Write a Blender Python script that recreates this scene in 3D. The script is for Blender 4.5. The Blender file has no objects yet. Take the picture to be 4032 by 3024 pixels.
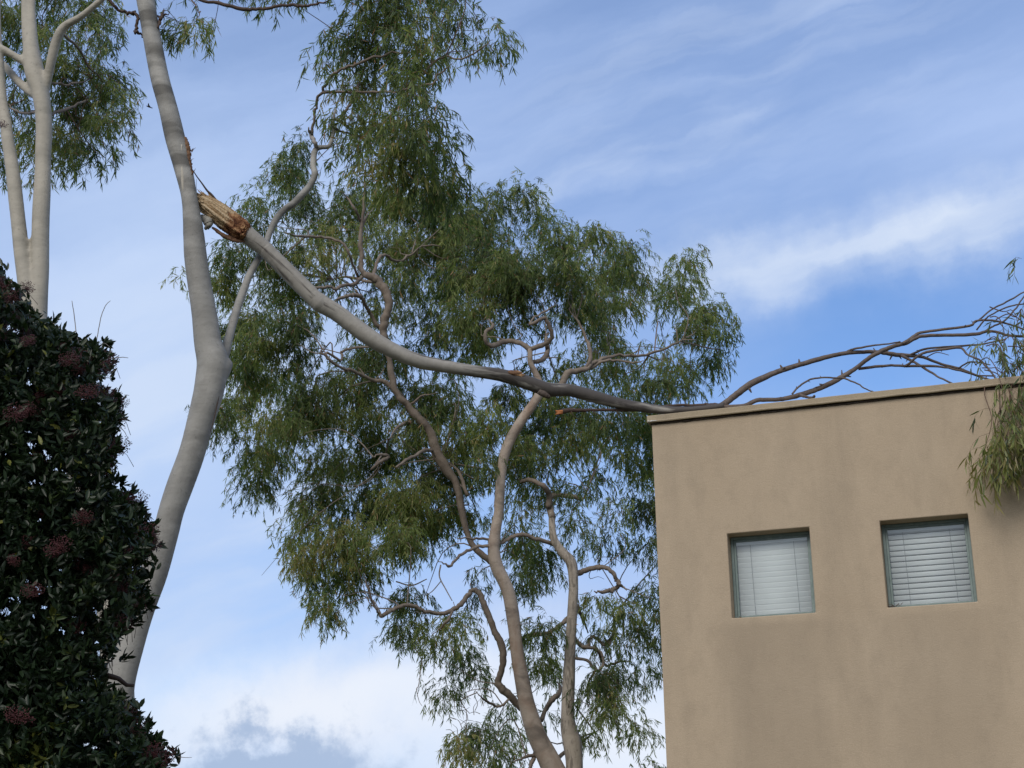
import bpy, math, random
import numpy as np
from mathutils import Matrix, Vector
sc = bpy.context.scene
COL = sc.collection
R = math.radians
rng = np.random.default_rng(7)

# ------------------------------------------------------------------ camera
F_PX, PITCH, ROLL, YAW = 6050.0, 0.32951, -0.01298, 0.31006     # photo is 4032 px wide
CAM = np.array([0.0, 0.0, 1.6])
_f = np.array([0, math.cos(PITCH), math.sin(PITCH)])
_u = np.array([0, -math.sin(PITCH), math.cos(PITCH)])
_r = np.array([1.0, 0, 0])
CR = _r*math.cos(ROLL)+_u*math.sin(ROLL)
CU = -_r*math.sin(ROLL)+_u*math.cos(ROLL)
cd = bpy.data.cameras.new('camera')
cam = bpy.data.objects.new('camera', cd); COL.objects.link(cam)
cd.sensor_width = 36; cd.lens = 36*F_PX/4032; cd.clip_end = 3000; cd.clip_start = 0.05
M = Matrix.Identity(4)
for i in range(3):
    M[i][0] = CR[i]; M[i][1] = CU[i]; M[i][2] = -_f[i]; M[i][3] = CAM[i]
cam.matrix_world = M
sc.camera = cam

def ray(px, py):
    d = _f + CR*(px-2016)/F_PX + CU*(1512-py)/F_PX
    return d
def at(px, py, Y):                      # point seen at that pixel, Y metres in front of the viewer
    d = ray(px, py)
    return CAM + d*(Y/d[1])
VS = 4032/2212
def atv(vx, vy, Y): return at(vx*VS, vy*VS, Y)
def mpp(Y): return Y/F_PX*1.0           # metres per photo pixel (about)

# ------------------------------------------------------------------ world, sun
SUN_EL, SUN_AZ = R(37), R(203)          # azimuth clockwise from +Y; behind the viewer, a little left
w = bpy.data.worlds.new('World'); sc.world = w; w.use_nodes = True
nt = w.node_tree; N = nt.nodes; L = nt.links
for n in list(N): N.remove(n)
def nd(tree, t, **k):
    n = tree.nodes.new(t)
    for a, b in k.items(): setattr(n, a, b)
    return n
out = nd(nt, 'ShaderNodeOutputWorld'); bg = nd(nt, 'ShaderNodeBackground'); bg.inputs[1].default_value = 0.1
sky = nd(nt, 'ShaderNodeTexSky'); sky.sky_type = 'NISHITA'; sky.sun_disc = False
sky.sun_elevation = SUN_EL; sky.sun_rotation = SUN_AZ; sky.air_density = 1.0; sky.dust_density = 0.6; sky.ozone_density = 1.5
tc = nd(nt, 'ShaderNodeTexCoord')
def math_(op, a, b=None, clamp=False):
    n = nd(nt, 'ShaderNodeMath', operation=op); n.use_clamp = clamp
    for i, v in enumerate((a, b)):
        if v is None: continue
        if hasattr(v, 'links'): L.new(v, n.inputs[i])
        else: n.inputs[i].default_value = v
    return n.outputs[0]
def vmath(op, a, b):
    n = nd(nt, 'ShaderNodeVectorMath', operation=op)
    for i, v in enumerate((a, b)):
        if hasattr(v, 'links'): L.new(v, n.inputs[i])
        else: n.inputs[i].default_value = tuple(v)
    return n
D = tc.outputs['Generated']
nz = nd(nt, 'ShaderNodeTexNoise'); nz.inputs['Scale'].default_value = 11; nz.inputs['Detail'].default_value = 8; nz.inputs['Roughness'].default_value = .6
L.new(D, nz.inputs['Vector'])
off = vmath('SUBTRACT', nz.outputs['Color'], (.5, .5, .5)).outputs[0]
sc_ = vmath('MULTIPLY', off, (.09, .09, .09)).outputs[0]
DW = vmath('ADD', D, sc_).outputs[0]                      # wind-torn edges
nz2 = nd(nt, 'ShaderNodeTexNoise'); nz2.inputs['Scale'].default_value = 16; nz2.inputs['Detail'].default_value = 9; nz2.inputs['Roughness'].default_value = .62
L.new(D, nz2.inputs['Vector'])
DW2 = vmath('ADD', D, vmath('MULTIPLY', vmath('SUBTRACT', nz2.outputs['Color'], (.5, .5, .5)).outputs[0], (.16, .16, .16)).outputs[0]).outputs[0]
def unit(v): v = np.array(v, float); return v/np.linalg.norm(v)
def patch(vx, vy, a, b, deg=0, soft=1.0, src=None):
    """a soft-edged cloud patch in the sky, centred on a bearing; a, b half sizes in photo-view pixels"""
    c = unit(ray(vx*VS, vy*VS)); rr = unit(np.cross(np.cross(c, CR), c)*-1) if False else unit(CR-c*np.dot(CR, c))
    uu = np.cross(rr, c)
    if uu @ CU < 0: uu = -uu
    e1 = rr*math.cos(R(deg))+uu*math.sin(R(deg)); e2 = -rr*math.sin(R(deg))+uu*math.cos(R(deg))
    ka = F_PX/(a*VS); kb = F_PX/(b*VS)
    s = src if src is not None else DW
    d1 = vmath('DOT_PRODUCT', s, e1*ka).outputs['Value']; d2 = vmath('DOT_PRODUCT', s, e2*kb).outputs['Value']
    d1 = math_('SUBTRACT', d1, float(c@e1*ka)); d2 = math_('SUBTRACT', d2, float(c@e2*kb))
    q = math_('ADD', math_('MULTIPLY', d1, d1), math_('MULTIPLY', d2, d2))
    front = math_('GREATER_THAN', vmath('DOT_PRODUCT', D, c).outputs['Value'], 0.0)
    g = math_('POWER', 2.718, math_('MULTIPLY', q, -soft))
    return math_('MULTIPLY', g, front)
DW3 = vmath('ADD', D, vmath('MULTIPLY', off, (.035, .035, .035)).outputs[0]).outputs[0]
def streaks(deg, along, across, seed, lo, hi):
    c = unit(ray(2016, 1512)); e1 = CR*math.cos(R(deg))+CU*math.sin(R(deg)); e2 = -CR*math.sin(R(deg))+CU*math.cos(R(deg))
    cx = nd(nt, 'ShaderNodeCombineXYZ')
    L.new(vmath('DOT_PRODUCT', DW3, e1*along).outputs['Value'], cx.inputs[0])
    L.new(vmath('DOT_PRODUCT', DW3, e2*across).outputs['Value'], cx.inputs[1])
    cx.inputs[2].default_value = seed
    n = nd(nt, 'ShaderNodeTexNoise'); n.inputs['Scale'].default_value = 1; n.inputs['Detail'].default_value = 6; n.inputs['Roughness'].default_value = .5
    L.new(cx.outputs[0], n.inputs['Vector'])
    m = nd(nt, 'ShaderNodeMapRange'); m.interpolation_type = 'SMOOTHSTEP'
    m.inputs[1].default_value = lo; m.inputs[2].default_value = hi; L.new(n.outputs['Fac'], m.inputs[0])
    return m.outputs[0]
def mixc(fac, a, b):
    n = nd(nt, 'ShaderNodeMix', data_type='RGBA'); n.clamp_factor = True
    if hasattr(fac, 'links'): L.new(fac, n.inputs[0])
    else: n.inputs[0].default_value = fac
    for i, v in ((6, a), (7, b)):
        if hasattr(v, 'links'): L.new(v, n.inputs[i])
        else: n.inputs[i].default_value = (*v, 1)
    return n.outputs[2]
VEIL = (3.55, 4.8, 7.6); PALE = (5.0, 6.2, 8.4); WHITE = (6.3, 7.1, 8.4); BRIGHT = (7.7, 8.0, 8.6); GREY = (3.4, 4.4, 6.2)
st1 = streaks(14, 2.2, 9, 3.1, .32, .72)
st2 = streaks(20, 6, 26, 8.4, .38, .70)
st3 = streaks(17, 9, 60, 5.7, .36, .66)
col = vmath('MULTIPLY', sky.outputs[0], (.82, 1.08, 1.42)).outputs[0]
veil = math_('ADD', .34, math_('MULTIPLY', st1, .46))
veil = math_('ADD', veil, math_('ADD', math_('MULTIPLY', st2, .20), math_('MULTIPLY', st3, .07)))
deep = patch(1950, 730, 560, 165, 8, 1.0)
veil = math_('MULTIPLY', veil, math_('SUBTRACT', 1.0, math_('MULTIPLY', deep, .85)), True)
col = mixc(veil, col, VEIL)
pale = patch(280, 820, 520, 520, 0, 1.0)
col = mixc(math_('MULTIPLY', pale, .85), col, PALE)
low = patch(1100, 1900, 2200, 420, 0, 1.0)
col = mixc(math_('MULTIPLY', low, .6), col, PALE)
lw_ = patch(420, 1050, 520, 420, 0, 1.0)
col = mixc(math_('MULTIPLY', math_('MULTIPLY', lw_, .55), st2), col, (6.2, 7.0, 8.3))
strk = patch(1980, 490, 560, 78, 11, 1.0)
wsp = math_('ADD', .62, math_('ADD', math_('MULTIPLY', st2, .34), math_('MULTIPLY', st3, .26)))
col = mixc(math_('MULTIPLY', math_('MULTIPLY', strk, .74), wsp), col, WHITE)
str2 = patch(1560, 590, 260, 60, 8, 1.0)
col = mixc(math_('MULTIPLY', math_('MULTIPLY', str2, .42), wsp), col, WHITE)
str3 = patch(1350, 330, 620, 60, 16, 1.0)
col = mixc(math_('MULTIPLY', math_('MULTIPLY', str3, .40), st2), col, WHITE)
hi = patch(1650, 60, 520, 90, 20, 1.0)
col = mixc(math_('MULTIPLY', math_('MULTIPLY', hi, .22), st3), col, WHITE)
bot = patch(700, 1530, 620, 130, 6, 1.3)
col = mixc(math_('MULTIPLY', bot, .85), col, BRIGHT)
bot2 = patch(1350, 1620, 500, 200, 0, 1.0)
col = mixc(math_('MULTIPLY', bot2, .8), col, BRIGHT)
gr = patch(620, 1700, 250, 135, 0, 1.0, DW2)
grm = nd(nt, 'ShaderNodeMapRange'); grm.interpolation_type = 'SMOOTHSTEP'; grm.inputs[1].default_value = .22; grm.inputs[2].default_value = .62
L.new(gr, grm.inputs[0])
col = mixc(math_('MULTIPLY', grm.outputs[0], .92), col, GREY)
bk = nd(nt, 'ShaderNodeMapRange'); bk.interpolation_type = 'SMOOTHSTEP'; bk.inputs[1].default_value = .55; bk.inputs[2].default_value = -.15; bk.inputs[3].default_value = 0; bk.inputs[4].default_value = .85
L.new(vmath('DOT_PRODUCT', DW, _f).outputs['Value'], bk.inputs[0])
col = mixc(bk.outputs[0], col, (4.5, 4.9, 5.6))          # unseen cloud added behind the viewer to make the skylight less blue
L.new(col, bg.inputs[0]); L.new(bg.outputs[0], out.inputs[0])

sd = bpy.data.lights.new('sun', 'SUN'); sd.energy = 1.75; sd.angle = R(30); sd.color = (1.0, .93, .84)
so = bpy.data.objects.new('sun', sd); COL.objects.link(so)
sdir = Vector((math.sin(SUN_AZ)*math.cos(SUN_EL), math.cos(SUN_AZ)*math.cos(SUN_EL), math.sin(SUN_EL)))
so.rotation_euler = sdir.to_track_quat('Z', 'Y').to_euler()
so.location = (0, -5, 20)
vs = sc.view_settings; vs.view_transform = 'Standard'; vs.look = 'None'; vs.exposure = 0.2; vs.gamma = 1
sc.render.engine = 'CYCLES'; sc.cycles.max_bounces = 6; sc.cycles.transparent_max_bounces = 8

# ------------------------------------------------------------------ materials
def mat(name, rough=.8, spec=.3):
    m = bpy.data.materials.new(name); m.use_nodes = True
    t = m.node_tree; b = t.nodes['Principled BSDF']; b.inputs['Roughness'].default_value = rough
    b.inputs['Specular IOR Level'].default_value = spec
    return m, t, b
def tn(t, vec, scale, detail=4, rough=.55, dist=0, typ='ShaderNodeTexNoise'):
    n = t.nodes.new(typ); n.inputs['Scale'].default_value = scale
    if typ == 'ShaderNodeTexNoise':
        n.inputs['Detail'].default_value = detail; n.inputs['Roughness'].default_value = rough; n.inputs['Distortion'].default_value = dist
    t.links.new(vec, n.inputs['Vector']); return n
def mapv(t, vec, s, loc=(0, 0, 0)):
    n = t.nodes.new('ShaderNodeMapping'); n.inputs['Scale'].default_value = s; n.inputs['Location'].default_value = loc
    t.links.new(vec, n.inputs['Vector']); return n.outputs[0]
def ramp(t, fac, stops):
    n = t.nodes.new('ShaderNodeValToRGB'); e = n.color_ramp.elements
    while len(e) < len(stops): e.new(.5)
    for x, (p, c) in zip(e, stops):
        x.position = p; x.color = (*c, 1) if isinstance(c, tuple) else (c, c, c, 1)
    t.links.new(fac, n.inputs[0]); return n.outputs[0]
def mx(t, fac, a, b, mode='MIX'):
    n = t.nodes.new('ShaderNodeMix'); n.data_type = 'RGBA'; n.blend_type = mode; n.clamp_factor = True
    for i, v in ((0, fac), (6, a), (7, b)):
        if hasattr(v, 'links'): t.links.new(v, n.inputs[i])
        elif i == 0: n.inputs[0].default_value = v
        else: n.inputs[i].default_value = (*v, 1)
    return n.outputs[2]
def bump(t, b, h, strength=.3, dist=.01):
    n = t.nodes.new('ShaderNodeBump'); n.inputs['Strength'].default_value = strength; n.inputs['Distance'].default_value = dist
    t.links.new(h, n.inputs['Height']); t.links.new(n.outputs[0], b.inputs['Normal'])
def objco(t): return t.nodes.new('ShaderNodeTexCoord').outputs['Object']
def attr(t, name, which='Vector'):
    n = t.nodes.new('ShaderNodeAttribute'); n.attribute_name = name; return n.outputs[which]

def bark(name, light, mid, dark, use_attr=False, banding=.5, flaky=0.0, s=1.0, lo=.42, warm=None, zup=0):
    m, t, b = mat(name, .62, .25)
    co = attr(t, 'barkco') if use_attr else objco(t)
    big = tn(t, mapv(t, co, (1.6*s, 1.6*s, 1.3*s)), 1.0, 4, .6, .4)
    c = ramp(t, big.outputs['Fac'], [(.3, mid), (.62, light)])
    band = tn(t, mapv(t, co, (2.0*s, 2.0*s, 3.4*s), (3, 1, 7)), 1.0, 4, .55, .5)
    bf = ramp(t, band.outputs['Fac'], [(lo+.08, 0.0), (lo+.26, banding)])
    if zup:                                  # smoky bands on the upper stem only
        sp = t.nodes.new('ShaderNodeSeparateXYZ'); t.links.new(co, sp.inputs[0]); mz = t.nodes.new('ShaderNodeMapRange')
        mz.inputs[1].default_value = zup-1.3; mz.inputs[2].default_value = zup; mz.inputs[3].default_value = .25; t.links.new(sp.outputs[2], mz.inputs[0])
        b2 = tn(t, mapv(t, co, (.9, .9, 3.6), (1, 5, 2)), 1.0, 3, .5, .3); f2 = ramp(t, b2.outputs['Fac'], [(.42, 0.0), (.58, .9)])
        f2 = mx(t, 1.0, f2, mz.outputs[0], 'MULTIPLY'); c = mx(t, f2, c, dark)
    c = mx(t, bf, c, dark)
    fine = tn(t, mapv(t, co, (10*s, 10*s, 15*s)), 1.0, 6, .7, .6)
    c = mx(t, ramp(t, fine.outputs['Fac'], [(.40, .0), (.8, .22)]), c, dark)
    if warm:
        wn = tn(t, mapv(t, co, (2.2*s, 2.2*s, 1.1*s), (9, 2, 4)), 1.0, 5, .6, .8)
        c = mx(t, ramp(t, wn.outputs['Fac'], [(.48, .0), (.66, .75)]), c, warm)
    spot = tn(t, co, 22*s, 3, .6)
    c = mx(t, ramp(t, spot.outputs['Fac'], [(.62, .0), (.74, .4)]), c, tuple(x*.6 for x in dark))
    if flaky:
        fl = tn(t, mapv(t, co, (14*s, 14*s, 3.0*s)), 1.0, 5, .6, 1.2)
        c = mx(t, ramp(t, fl.outputs['Fac'], [(.50, .0), (.60, flaky)]), c, tuple(x*.55 for x in mid))
    t.links.new(c, b.inputs['Base Color'])
    ring = tn(t, mapv(t, co, (3.5*s, 3.5*s, 11*s)), 1.0, 5, .65, .8)
    h = t.nodes.new('ShaderNodeMath'); h.operation = 'ADD'
    t.links.new(ring.outputs['Fac'], h.inputs[0]); t.links.new(fine.outputs['Fac'], h.inputs[1])
    bump(t, b, h.outputs[0], .42, .014)
    return m
BARK_NEAR = bark('smooth_gum_bark', (.375, .365, .34), (.26, .253, .237), (.115, .11, .10), False, .4, 0, 1.0, .42, None, 9.4)
BARK_LEFT = bark('pale_gum_bark', (.47, .435, .37), (.37, .345, .295), (.22, .21, .18), False, .5)
BARK_BIG = bark('pinkish_gum_bark', (.45, .375, .31), (.32, .265, .22), (.15, .125, .105), False, .8, .0, 1.0, .42, (.28, .185, .13))
BARK_FLAKY = bark('flaking_gum_bark', (.46, .40, .33), (.33, .285, .235), (.17, .15, .13), False, .35, .85)
BARK_BR = bark('brown_branch_bark', (.25, .205, .165), (.165, .132, .108), (.11, .08, .06), True, .5, .2, 2.0)
BARK_GREYBR = bark('grey_branch_bark', (.33, .31, .29), (.24, .215, .20), (.12, .10, .09), True, .55, .0, 1.6)
BARK_ROOF = bark('weathered_branch_bark', (.17, .135, .115), (.11, .085, .072), (.055, .04, .035), True, .6, .35, 2.5)
BARK_DARK = bark('dark_twig_bark', (.10, .065, .05), (.065, .045, .035), (.03, .02, .018), True, .4, .2, 3)
# fallen limb: pale bark, charcoal stained towards its far end
def limb_bark():
    m, t, b = mat('stained_limb_bark', .65, .2)
    co = attr(t, 'barkco'); sep = t.nodes.new('ShaderNodeSeparateXYZ'); t.links.new(co, sep.inputs[0])
    big = tn(t, mapv(t, co, (5, 5, 1.2)), 1, 4, .6, .6)
    c = ramp(t, big.outputs['Fac'], [(.3, (.27, .255, .235)), (.65, (.39, .37, .335))])
    fine = tn(t, mapv(t, co, (10, 10, 16)), 1, 6, .7, .6)
    c = mx(t, ramp(t, fine.outputs['Fac'], [(.4, .0), (.78, .5)]), c, (.19, .17, .15))
    mr = t.nodes.new('ShaderNodeMapRange'); mr.inputs[1].default_value = 2.0; mr.inputs[2].default_value = 3.7
    mr.inputs[3].default_value = -.13; mr.inputs[4].default_value = .11; t.links.new(sep.outputs[2], mr.inputs[0])
    st = tn(t, mapv(t, co, (9, 9, 1.1), (4, 4, 2)), 1, 4, .6, .7)
    ad = t.nodes.new('ShaderNodeMath'); ad.operation = 'ADD'; t.links.new(st.outputs['Fac'], ad.inputs[0]); t.links.new(mr.outputs[0], ad.inputs[1])
    c = mx(t, ramp(t, ad.outputs[0], [(.46, .0), (.57, .9)]), c, (.062, .054, .052))
    t.links.new(c, b.inputs['Base Color']); 
    ring = tn(t, mapv(t, co, (5, 5, 11)), 1, 5, .65, .8); bump(t, b, ring.outputs['Fac'], .5, .01)
    return m
BARK_LIMB = limb_bark()
def wood_mat():
    m, t, b = mat('torn_wood', .85, .15)
    co = attr(t, 'barkco'); sep = t.nodes.new('ShaderNodeSeparateXYZ'); t.links.new(co, sep.inputs[0])
    fib = tn(t, mapv(t, co, (38, 38, 2.2)), 1, 5, .65, .5)
    c = ramp(t, fib.outputs['Fac'], [(.30, (.13, .075, .035)), (.44, (.34, .23, .13)), (.56, (.50, .38, .24)), (.72, (.62, .51, .37))])
    rot = tn(t, mapv(t, co, (7, 7, 4)), 1, 5, .6, .6)
    mr = t.nodes.new('ShaderNodeMapRange'); mr.inputs[1].default_value = .28; mr.inputs[2].default_value = .50
    mr.inputs[3].default_value = -.18; mr.inputs[4].default_value = .30; t.links.new(sep.outputs[2], mr.inputs[0])
    ad = t.nodes.new('ShaderNodeMath'); ad.operation = 'ADD'; t.links.new(rot.outputs['Fac'], ad.inputs[0]); t.links.new(mr.outputs[0], ad.inputs[1])
    chip = tn(t, mapv(t, co, (20, 20, 16)), 1, 4, .6, .6)
    crust = ramp(t, chip.outputs['Fac'], [(.38, (.075, .03, .018)), (.5, (.20, .09, .045)), (.66, (.42, .25, .13))])
    c = mx(t, ramp(t, ad.outputs[0], [(.50, .0), (.60, 1.0)]), c, crust)
    t.links.new(c, b.inputs['Base Color']); bump(t, b, fib.outputs['Fac'], 1.0, .02)
    return m
WOOD = wood_mat()
def plain(name, c1, c2, scale=8, rough=.8, spec=.3, bs=.3):
    m, t, b = mat(name, rough, spec); n = tn(t, objco(t), scale, 5, .6)
    t.links.new(ramp(t, n.outputs['Fac'], [(.3, c1), (.7, c2)]), b.inputs['Base Color']); bump(t, b, n.outputs['Fac'], bs, .01)
    return m
TORN = plain('torn_bark_edge', (.07, .035, .022), (.22, .125, .07), 25)
RAWRED = plain('raw_red_wood', (.30, .09, .03), (.48, .20, .08), 20)
FLAP = plain('peeled_bark', (.22, .21, .19), (.40, .385, .34), 10)

def leaf_mat(name, stops, rough=.42, trans=.3, spec=.45):
    m, t, b = mat(name, rough, spec)
    a = attr(t, 'tint', 'Fac')
    c = ramp(t, a, stops)
    t.links.new(c, b.inputs['Base Color'])
    tr = t.nodes.new('ShaderNodeBsdfTranslucent'); g = mx(t, 1.0, c, (1.5, 1.75, .7), 'MULTIPLY'); t.links.new(g, tr.inputs['Color'])
    ms = t.nodes.new('ShaderNodeMixShader'); ms.inputs[0].default_value = trans
    t.links.new(b.outputs[0], ms.inputs[1]); t.links.new(tr.outputs[0], ms.inputs[2])
    t.links.new(ms.outputs[0], t.nodes['Material Output'].inputs['Surface'])
    return m
LEAF_BIG = leaf_mat('gum_leaves', [(0, (.050, .084, .036)), (.35, (.118, .162, .058)), (.7, (.235, .275, .09)), (.93, (.36, .35, .15)), (1, (.34, .20, .11))], .48, .42, .3)
LEAF_NEAR = leaf_mat('near_gum_leaves', [(0, (.055, .086, .038)), (.4, (.120, .160, .060)), (.75, (.235, .265, .09)), (.94, (.35, .33, .15)), (1, (.34, .19, .11))], .48, .42, .3)
LEAF_FALL = leaf_mat('fallen_gum_leaves', [(0, (.055, .08, .045)), (.5, (.12, .15, .048)), (.9, (.24, .26, .08)), (1, (.24, .17, .09))])
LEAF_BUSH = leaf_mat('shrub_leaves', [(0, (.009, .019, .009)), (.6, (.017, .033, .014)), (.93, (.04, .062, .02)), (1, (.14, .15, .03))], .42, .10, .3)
BERRY, _t, _b = mat('berries', .4, .4); _n = tn(_t, objco(_t), 30, 2); _t.links.new(ramp(_t, _n.outputs['Fac'], [(.3, (.040, .011, .014)), (.7, (.11, .028, .03))]), _b.inputs['Base Color'])
TWIG = plain('twig_bark', (.09, .055, .04), (.17, .11, .08), 30)
TWIG_PALE = plain('pale_twig_bark', (.20, .17, .14), (.30, .26, .22), 30)

# ------------------------------------------------------------------ mesh helpers
class MB:
    def __init__(s): s.v = []; s.f = []; s.a = []; s.n = 0
    def add(s, v, f, a=None):
        v = np.asarray(v, float); s.v.append(v); s.f += [tuple(int(i)+s.n for i in q) for q in f]
        s.a.append(np.zeros((len(v), 3)) if a is None else a); s.n += len(v)
    def build(s, name, m, parent=None, smooth=True):
        me = bpy.data.meshes.new(name); V_ = np.concatenate(s.v)
        base = np.array(parent_loc(parent)) if parent else np.zeros(3)
        me.from_pydata((V_-base).tolist(), [], s.f)
        at_ = me.attributes.new('barkco', 'FLOAT_VECTOR', 'POINT'); at_.data.foreach_set('vector', np.concatenate(s.a).ravel().astype(np.float32))
        if smooth: me.polygons.foreach_set('use_smooth', np.ones(len(me.polygons), bool))
        if m: me.materials.append(m)
        o = bpy.data.objects.new(name, me); COL.objects.link(o)
        if parent: o.parent = parent
        return o
def parent_loc(p):
    l = np.array(p.location)
    return l + (parent_loc(p.parent) if p.parent else 0)
def tag(o, label=None, cat=None, group=None, kind=None):
    if label: o['label'] = label
    if cat: o['category'] = cat
    if group: o['group'] = group
    if kind: o['kind'] = kind
    return o
def empty(name, loc, label, cat, group=None):
    o = bpy.data.objects.new(name, None); COL.objects.link(o); o.location = tuple(loc); o.empty_display_size = .3
    return tag(o, label, cat, group)
def catmull(P, k):
    P = np.asarray(P, float); n = len(P)
    if n < 3: 
        t = np.linspace(0, 1, k*(n-1)+1)[:, None]; return P[0]+(P[-1]-P[0])*t
    Q = np.vstack([2*P[0]-P[1], P, 2*P[-1]-P[-2]]); o = []
    for i in range(1, n):
        a, b, c, d = Q[i-1], Q[i], Q[i+1], Q[i+2]
        for j in range(k):
            t = j/k; o.append(.5*((2*b)+(-a+c)*t+(2*a-5*b+4*c-d)*t*t+(-a+3*b-3*c+d)*t**3))
    o.append(P[-1]); return np.array(o)
def tube(mb, P, rad, sides=12, rn=.04, jit=0.0, cap=True, tipclose=True, ridge=0.0):
    P = np.array(P, float); rad = np.maximum(np.array(rad, float), .0008); n = len(P)
    if jit: P = P + rng.normal(0, jit, P.shape)*np.linspace(0, 1, n)[:, None]**.3
    T = np.gradient(P, axis=0); T /= np.linalg.norm(T, axis=1)[:, None]+1e-12
    ref = np.array([0, 1.0, 0]) if abs(T[0, 1]) < .9 else np.array([1.0, 0, 0])
    U = np.cross(T[0], ref); U /= np.linalg.norm(U)
    s = 0; ph = rng.random(4)*6.28; vs_, at_ = [], []
    th = np.arange(sides)/sides*2*math.pi
    for i in range(n):
        if i: s += np.linalg.norm(P[i]-P[i-1])
        U = U - T[i]*np.dot(U, T[i]); U /= np.linalg.norm(U)+1e-12; W = np.cross(T[i], U)
        r = rad[i]*(1+rn*(np.sin(2*th+ph[0]+s*2.1)+.6*np.sin(3*th+ph[1]-s*3.3)+.8*math.sin(s*7+ph[2])))
        if ridge: r = r*(1+ridge*rng.normal(0, 1, sides))
        vs_.append(P[i]+np.outer(np.cos(th)*r, U)+np.outer(np.sin(th)*r, W))
        at_.append(np.stack([np.cos(th)*rad[i]+ph[3], np.sin(th)*rad[i], np.full(sides, s)], 1))
    f = []
    for i in range(n-1):
        for j in range(sides):
            k = (j+1) % sides; f.append((i*sides+j, i*sides+k, (i+1)*sides+k, (i+1)*sides+j))
    if cap: f.append(tuple(range(sides))[::-1]); f.append(tuple((n-1)*sides+j for j in range(sides)))
    mb.add(np.concatenate(vs_), f, np.concatenate(at_))
def path(pts, Y0, Y1=None, k=5, wob=0.0):
    """(px, py, half width) triples traced in the photo's pixels -> world points and radii at their own distance"""
    a = np.array(pts, float); Y1 = Y0 if Y1 is None else Y1
    seg = np.r_[0, np.cumsum(np.hypot(*np.diff(a[:, :2], axis=0).T))]; u = seg/seg[-1]
    Y = Y0+(Y1-Y0)*u + wob*np.sin(u*7+rng.random()*6)*np.minimum(u*4, 1)
    P = np.array([at(x, y, yy) for (x, y, _), yy in zip(a, Y)])
    rr = a[:, 2]*np.linalg.norm(P-CAM, axis=1)/F_PX
    C = catmull(np.c_[P, rr], k); return C[:, :3], C[:, 3]
def branch(pts, Y0, Y1, m, parent, sides=10, k=5, wob=0, name='branch', jit=0.0, rn=.05):
    mb = MB(); P, r = path(pts, Y0, Y1, k, wob); r = r.copy(); r[-6:] *= np.linspace(1, .4, 6); tube(mb, P, r*(1+rng.normal(0, .05, len(r))), sides, rn+.02, jit or .009)
    SK.append(P); return mb.build(name, m, parent)
SK = []

# leaves: pointed, sickle-curved blades, six points each
def leaf_mesh(name, p, d, Ln, Wd, curve, tint, m, parent, fold=False):
    n = len(p); d = d/np.linalg.norm(d, axis=1)[:, None]
    q = rng.normal(0, 1, (n, 3)); s = np.cross(d, q); s /= np.linalg.norm(s, axis=1)[:, None]
    Ln = Ln[:, None]; Wd = Wd[:, None]; curve = curve[:, None]
    c = lambda t: p + d*Ln*t + s*Ln*curve*t*t
    nn = np.cross(d, s)
    if not fold:
        V_ = np.stack([p, c(.3)-s*Wd*.5, c(.3)+s*Wd*.5, c(.65)-s*Wd*.42, c(.65)+s*Wd*.42, c(1.0)], 1).reshape(-1, 3)
        b = np.arange(n)[:, None]*6
        loops = np.concatenate([b+np.array([[0, 2, 1]]), b+np.array([[1, 2, 4, 3]]), b+np.array([[3, 4, 5]])], 1).ravel()
        tot = np.tile([3, 4, 3], n); nv = 6
    else:
        up = nn*Wd*.22
        V_ = np.stack([p, c(.3)-s*Wd*.45+up, c(.3), c(.3)+s*Wd*.45+up, c(.68)-s*Wd*.44+up, c(.68), c(.68)+s*Wd*.44+up, c(1.0)], 1).reshape(-1, 3)
        b = np.arange(n)[:, None]*8
        loops = np.concatenate([b+np.array([[0, 2, 1]]), b+np.array([[0, 3, 2]]), b+np.array([[1, 2, 5, 4]]), b+np.array([[2, 3, 6, 5]]), b+np.array([[4, 5, 7]]), b+np.array([[5, 6, 7]])], 1).ravel()
        tot = np.tile([3, 3, 4, 4, 3, 3], n); nv = 8
    base = np.array(parent_loc(parent))
    me = bpy.data.meshes.new(name); me.vertices.add(n*nv); me.vertices.foreach_set('co', (V_-base).ravel().astype(np.float32))
    me.loops.add(len(loops)); me.loops.foreach_set('vertex_index', loops.astype(np.int32))
    me.polygons.add(len(tot)); st = np.r_[0, np.cumsum(tot)[:-1]]
    me.polygons.foreach_set('loop_start', st.astype(np.int32)); me.polygons.foreach_set('loop_total', tot.astype(np.int32))
    me.update(calc_edges=True)
    a = me.attributes.new('tint', 'FLOAT', 'POINT'); a.data.foreach_set('value', np.repeat(tint, nv).astype(np.float32))
    me.materials.append(m)
    o = bpy.data.objects.new(name, me); COL.objects.link(o); o.parent = parent
    return o
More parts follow.
